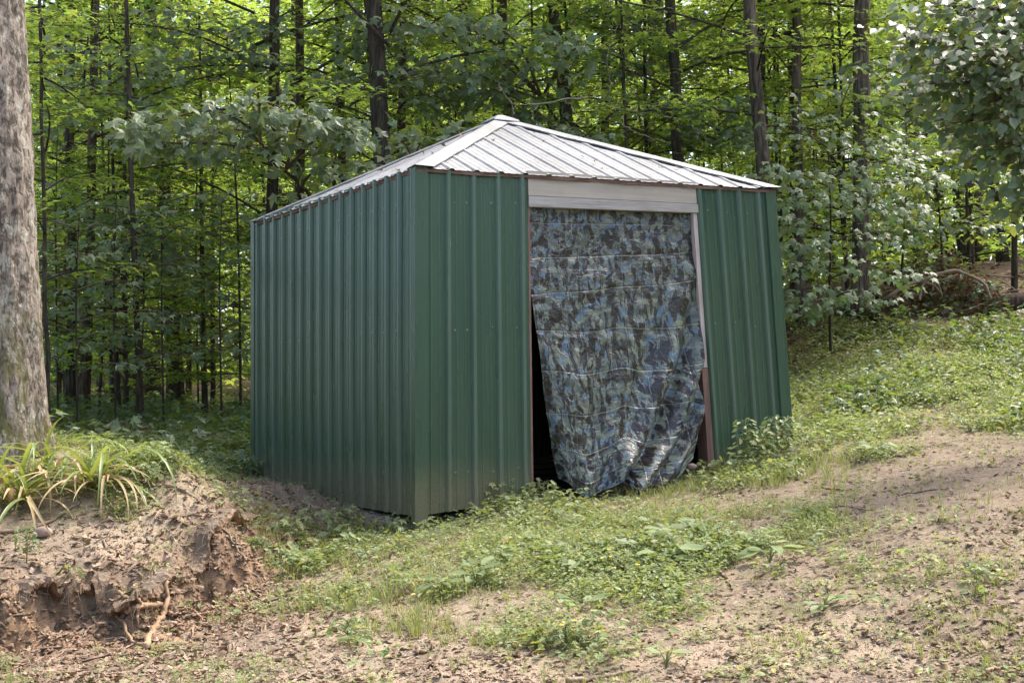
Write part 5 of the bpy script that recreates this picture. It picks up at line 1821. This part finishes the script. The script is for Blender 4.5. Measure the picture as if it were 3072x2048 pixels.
p = gp(292, 1045)
leafy_plant('maple_seedling', 'pale lobed-leaf maple seedling standing above the long-bladed plants', 'seedling', p, .38, 11, .135, 'maple', T_MAPLE5, 'maple_leaf', 3, .13)
for k, (u, v, h, nl, sz, lab) in enumerate(((430, 1050, .14, 14, .07, 'pale bushy weed on the bank top left of the shed'), (465, 1072, .13, 14, .06, 'pale bushy weed at right end of the bank top'), (340, 1115, .16, 40, .05, 'bright rounded weed bush on the bank'),
                                            (60, 1290, .22, 30, .04, 'small upright yellow-green weed alone on the bank soil'), (370, 1335, .10, 9, .06, 'small weed growing from the bank hollow'), (430, 1400, .06, 10, .05, 'small yellow-green weed right of the roots'),
                                            (590, 1265, .10, 24, .05, 'yellow-green weed cluster at the bank right end'), (160, 1330, .08, 7, .05, 'tiny weed on the bank lip at left'), (700, 1105, .14, 6, .11, 'three-leaved weed against the left shed wall'))):
    leafy_plant('small_weed', lab, 'weed', gp(u, v), h, nl, sz, 'weed', T_MAPLE3, 'weed_leaf', 40 + k, .07, (0, -.6, .9))
for k, (u, v, h, nl, sz, lab) in enumerate(((1042, 1172, .16, 15, .08, 'leafy weed at the foot of the front panel, nearest the shed corner'), (1132, 1166, .20, 16, .075, 'leafy weed at the foot of the front panel, mid panel'),
                                            (1165, 1156, .26, 16, .065, 'tall leafy weed reaching up the front panel'), (1215, 1150, .18, 15, .07, 'leafy weed at the right foot of the front panel'), (1248, 1156, .17, 14, .07, 'leafy weed before the dark gap of the doorway'),
                                            (1285, 1166, .13, 14, .07, 'low leafy weed before the left hem of the tarp'), (1445, 1172, .10, 12, .06, 'low leafy weed on gravel before the tarp'), (1560, 1112, .12, 14, .06, 'leafy weed at the right hem of the tarp'),
                                            (1620, 1100, .16, 15, .06, 'leafy weed before the brown door post'), (985, 1215, .10, 12, .07, 'low leafy weed in front of the shed near corner'), (930, 1225, .11, 12, .07, 'low leafy weed left of the shed near corner'),
                                            (720, 1215, .16, 16, .085, 'large leafed weed in the green patch below the left wall'), (660, 1240, .15, 16, .08, 'large leafed weed at left of the green patch below the left wall'), (790, 1205, .15, 15, .08, 'large leafed weed at right of the green patch below the left wall'),
                                            (640, 1290, .12, 14, .07, 'leafy weed at the bottom of the bank right end'))):
    leafy_plant('small_weed', lab, 'weed', gp(u, v), h, nl, sz, 'weed', T_MAPLE3, 'weed_leaf', 240 + k, .11, (0, -.6, .9))
# tall weeds at the right end of the shed
for k, (u, v, h, lab) in enumerate(((1716, 1098, .46, 'tallest upright leafy weed before the right shed panel'), (1785, 1075, .40, 'second tall leafy weed at the right shed corner'), (1812, 1068, .36, 'slim leafy weed beyond the right shed corner'),
                                    (1750, 1090, .34, 'leafy weed between the two tall ones at the right panel'))):
    b = S2W([on_shed(u, v, 1, -.28)])[0]
    b[2] = float(H(b[0], b[1]))
    leafy_plant('tall_weed', lab, 'weed', b, h, 46, .062, 'tallweed', T_OVAL, 'weed_leaf', 80 + k, .12, (0, -.6, .9))
b = S2W([on_shed(1664, 1090, 1, -.2)])[0]
b[2] = float(H(b[0], b[1]))
leafy_plant('round_leaved_weed', 'round-leaved pale weed at the foot of the door post', 'weed', b, .17, 7, .075, 'round', T_HEART, 'weed_leaf', 91, .06, (0, -1, .5))
for k, (u, v, lab) in enumerate(((1300, 1492, 'yellow-flowered weed at the bottom right of centre'), (1425, 1322, 'yellow-flowered weed among the broad leaves'), (800, 1480, 'pale upright weed at lower left of centre'))):
    leafy_plant('flowering_weed', lab, 'weed', gp(u, v), .13, 40, .04, 'weed', T_MAPLE3, 'weed_leaf', 95 + k, .11, (0, -.5, .9), flowers=7 if k < 2 else 0)
# broad-leaved rosettes
BLF = leaf_meshes('broad', T_OVAL, 'broad_leaf')
rng = np.random.default_rng(8)
for k, (u, v, s, lab) in enumerate(((1068, 1168, .15, 'broad-leaved weed with upright leaves right of the shed near corner'), (1105, 1172, .10, 'small broad-leaved weed against the front shed panel'), (1195, 1158, .10, 'broad-leaved weed beneath the doorway left edge'),
                                    (1325, 1178, .09, 'broad-leaved weed in front of the tarp foot'), (1462, 1252, .12, 'broad-leaved weed at the left of the large leafy patch'), (1335, 1322, .12, 'broad-leaved weed left of the flowering one'),
                                    (1482, 1275, .14, 'broad pale weed in the left half of the leafy patch'), (1530, 1312, .15, 'big low broad-leaved weed in the patch middle'), (1562, 1246, .13, 'broad-leaved weed in the rear of the leafy patch'),
                                    (1602, 1236, .15, 'largest broad-leaved weed at the rear right of the patch'), (1628, 1256, .14, 'broad-leaved weed at the right of the leafy patch'), (1500, 1225, .11, 'broad-leaved weed behind the leafy patch'),
                                    (1425, 1298, .11, 'broad-leaved weed just above the yellow flowers'), (1550, 1290, .13, 'broad-leaved weed in the centre of the leafy patch'), (1640, 1285, .11, 'broad-leaved weed at lower right of the leafy patch'),
                                    (1705, 1268, .11, 'broad-leaved weed between the patch and the grey stick'), (1768, 1292, .14, 'broad-leaved weed beside the diagonal grey stick'), (1742, 1262, .11, 'broad-leaved weed above the diagonal grey stick'),
                                    (1852, 1196, .12, 'lone broad-leaved weed at the right rim of the grass'), (1092, 1345, .13, 'broad-leaved weed on the left of the lower grass clump'), (1150, 1292, .13, 'pale broad-leaved weed in the grass at centre'),
                                    (1262, 1282, .10, 'broad-leaved weed in the grass right of centre'), (1012, 1372, .10, 'broad-leaved weed at the left end of the lower clump'), (1332, 1412, .10, 'single round leaf weed below the leafy patch'),
                                    (2032, 1392, .06, 'tiny broad-leaved weed on the bare soil'), (1895, 1400, .09, 'pale weed below the dark upright stick'), (2238, 1372, .06, 'tiny weed on bare soil at far right'), (1530, 1535, .09, 'pale lobed weed at the bottom edge'),
                                    (2010, 1050, .13, 'broad-leaved weed at the head of the path'), (2320, 985, .15, 'broad-leaved weeds at the right edge beside the path'), (1190, 1255, .11, 'broad-leaved weed mid grass before the doorway'),
                                    (690, 1290, .10, 'broad-leaved weed in the green patch left of centre'), (760, 1240, .10, 'broad-leaved weed upper in the green patch left of centre'), (820, 1490, .07, 'pale round-leaved weed at lower left'))):
    p = gp(u, v)
    t = plant('broadleaf_weed', lab, 'weed', p)
    m = int(rng.integers(5, 9))
    mb = MB()
    for q in range(m):
        a_ = q * 2.4 + rng.normal(0, .4)
        e = np.array([math.cos(a_), math.sin(a_), 0]) * s * rng.uniform(.25, .6) + [0, 0, s * rng.uniform(.35, 1.0)]
        mb.tube([p, p + e * [.35, .35, .65], p + e], [.004, .003, .003], 4, False)
        leaf_obj(t, BLF[q % 3], p + e, np.array([math.cos(a_), math.sin(a_), rng.uniform(-.35, .35)]), np.array([-.35 * math.cos(a_), -.35 * math.sin(a_) - .25, 1]) + rng.normal(0, .2, 3), s * rng.uniform(.8, 1.25))
    V, F = mb.get()
    part('stems', V, F, M['weed_leaf'], t)

# bits of leaf lying on the roof
rng = np.random.default_rng(15)
Pr, Nr = [], []
for k in range(46):
    a_, b_ = rng.random(), rng.random() ** 1.3 * .85
    if k % 2:
        p, n_ = EN + (ER - EN) * a_, nF
    else:
        p, n_ = EL + (EN - EL) * a_, nL
    Pr.append(p + (AP - p) * b_ + n_ * .008)
    Nr.append(n_ + rng.normal(0, .25, 3))
Pr, Nr = S2W(np.array(Pr)), np.array(Nr) @ RZ.T
V, F = scatter(lt[1], Pr, rng.normal(0, 1, (46, 3)), Nr, rng.uniform(.3, .8, 46))
part('roof_litter', V, F, M['litter'], None, kind='stuff', label='bits of dead leaf lying on the shed roof')
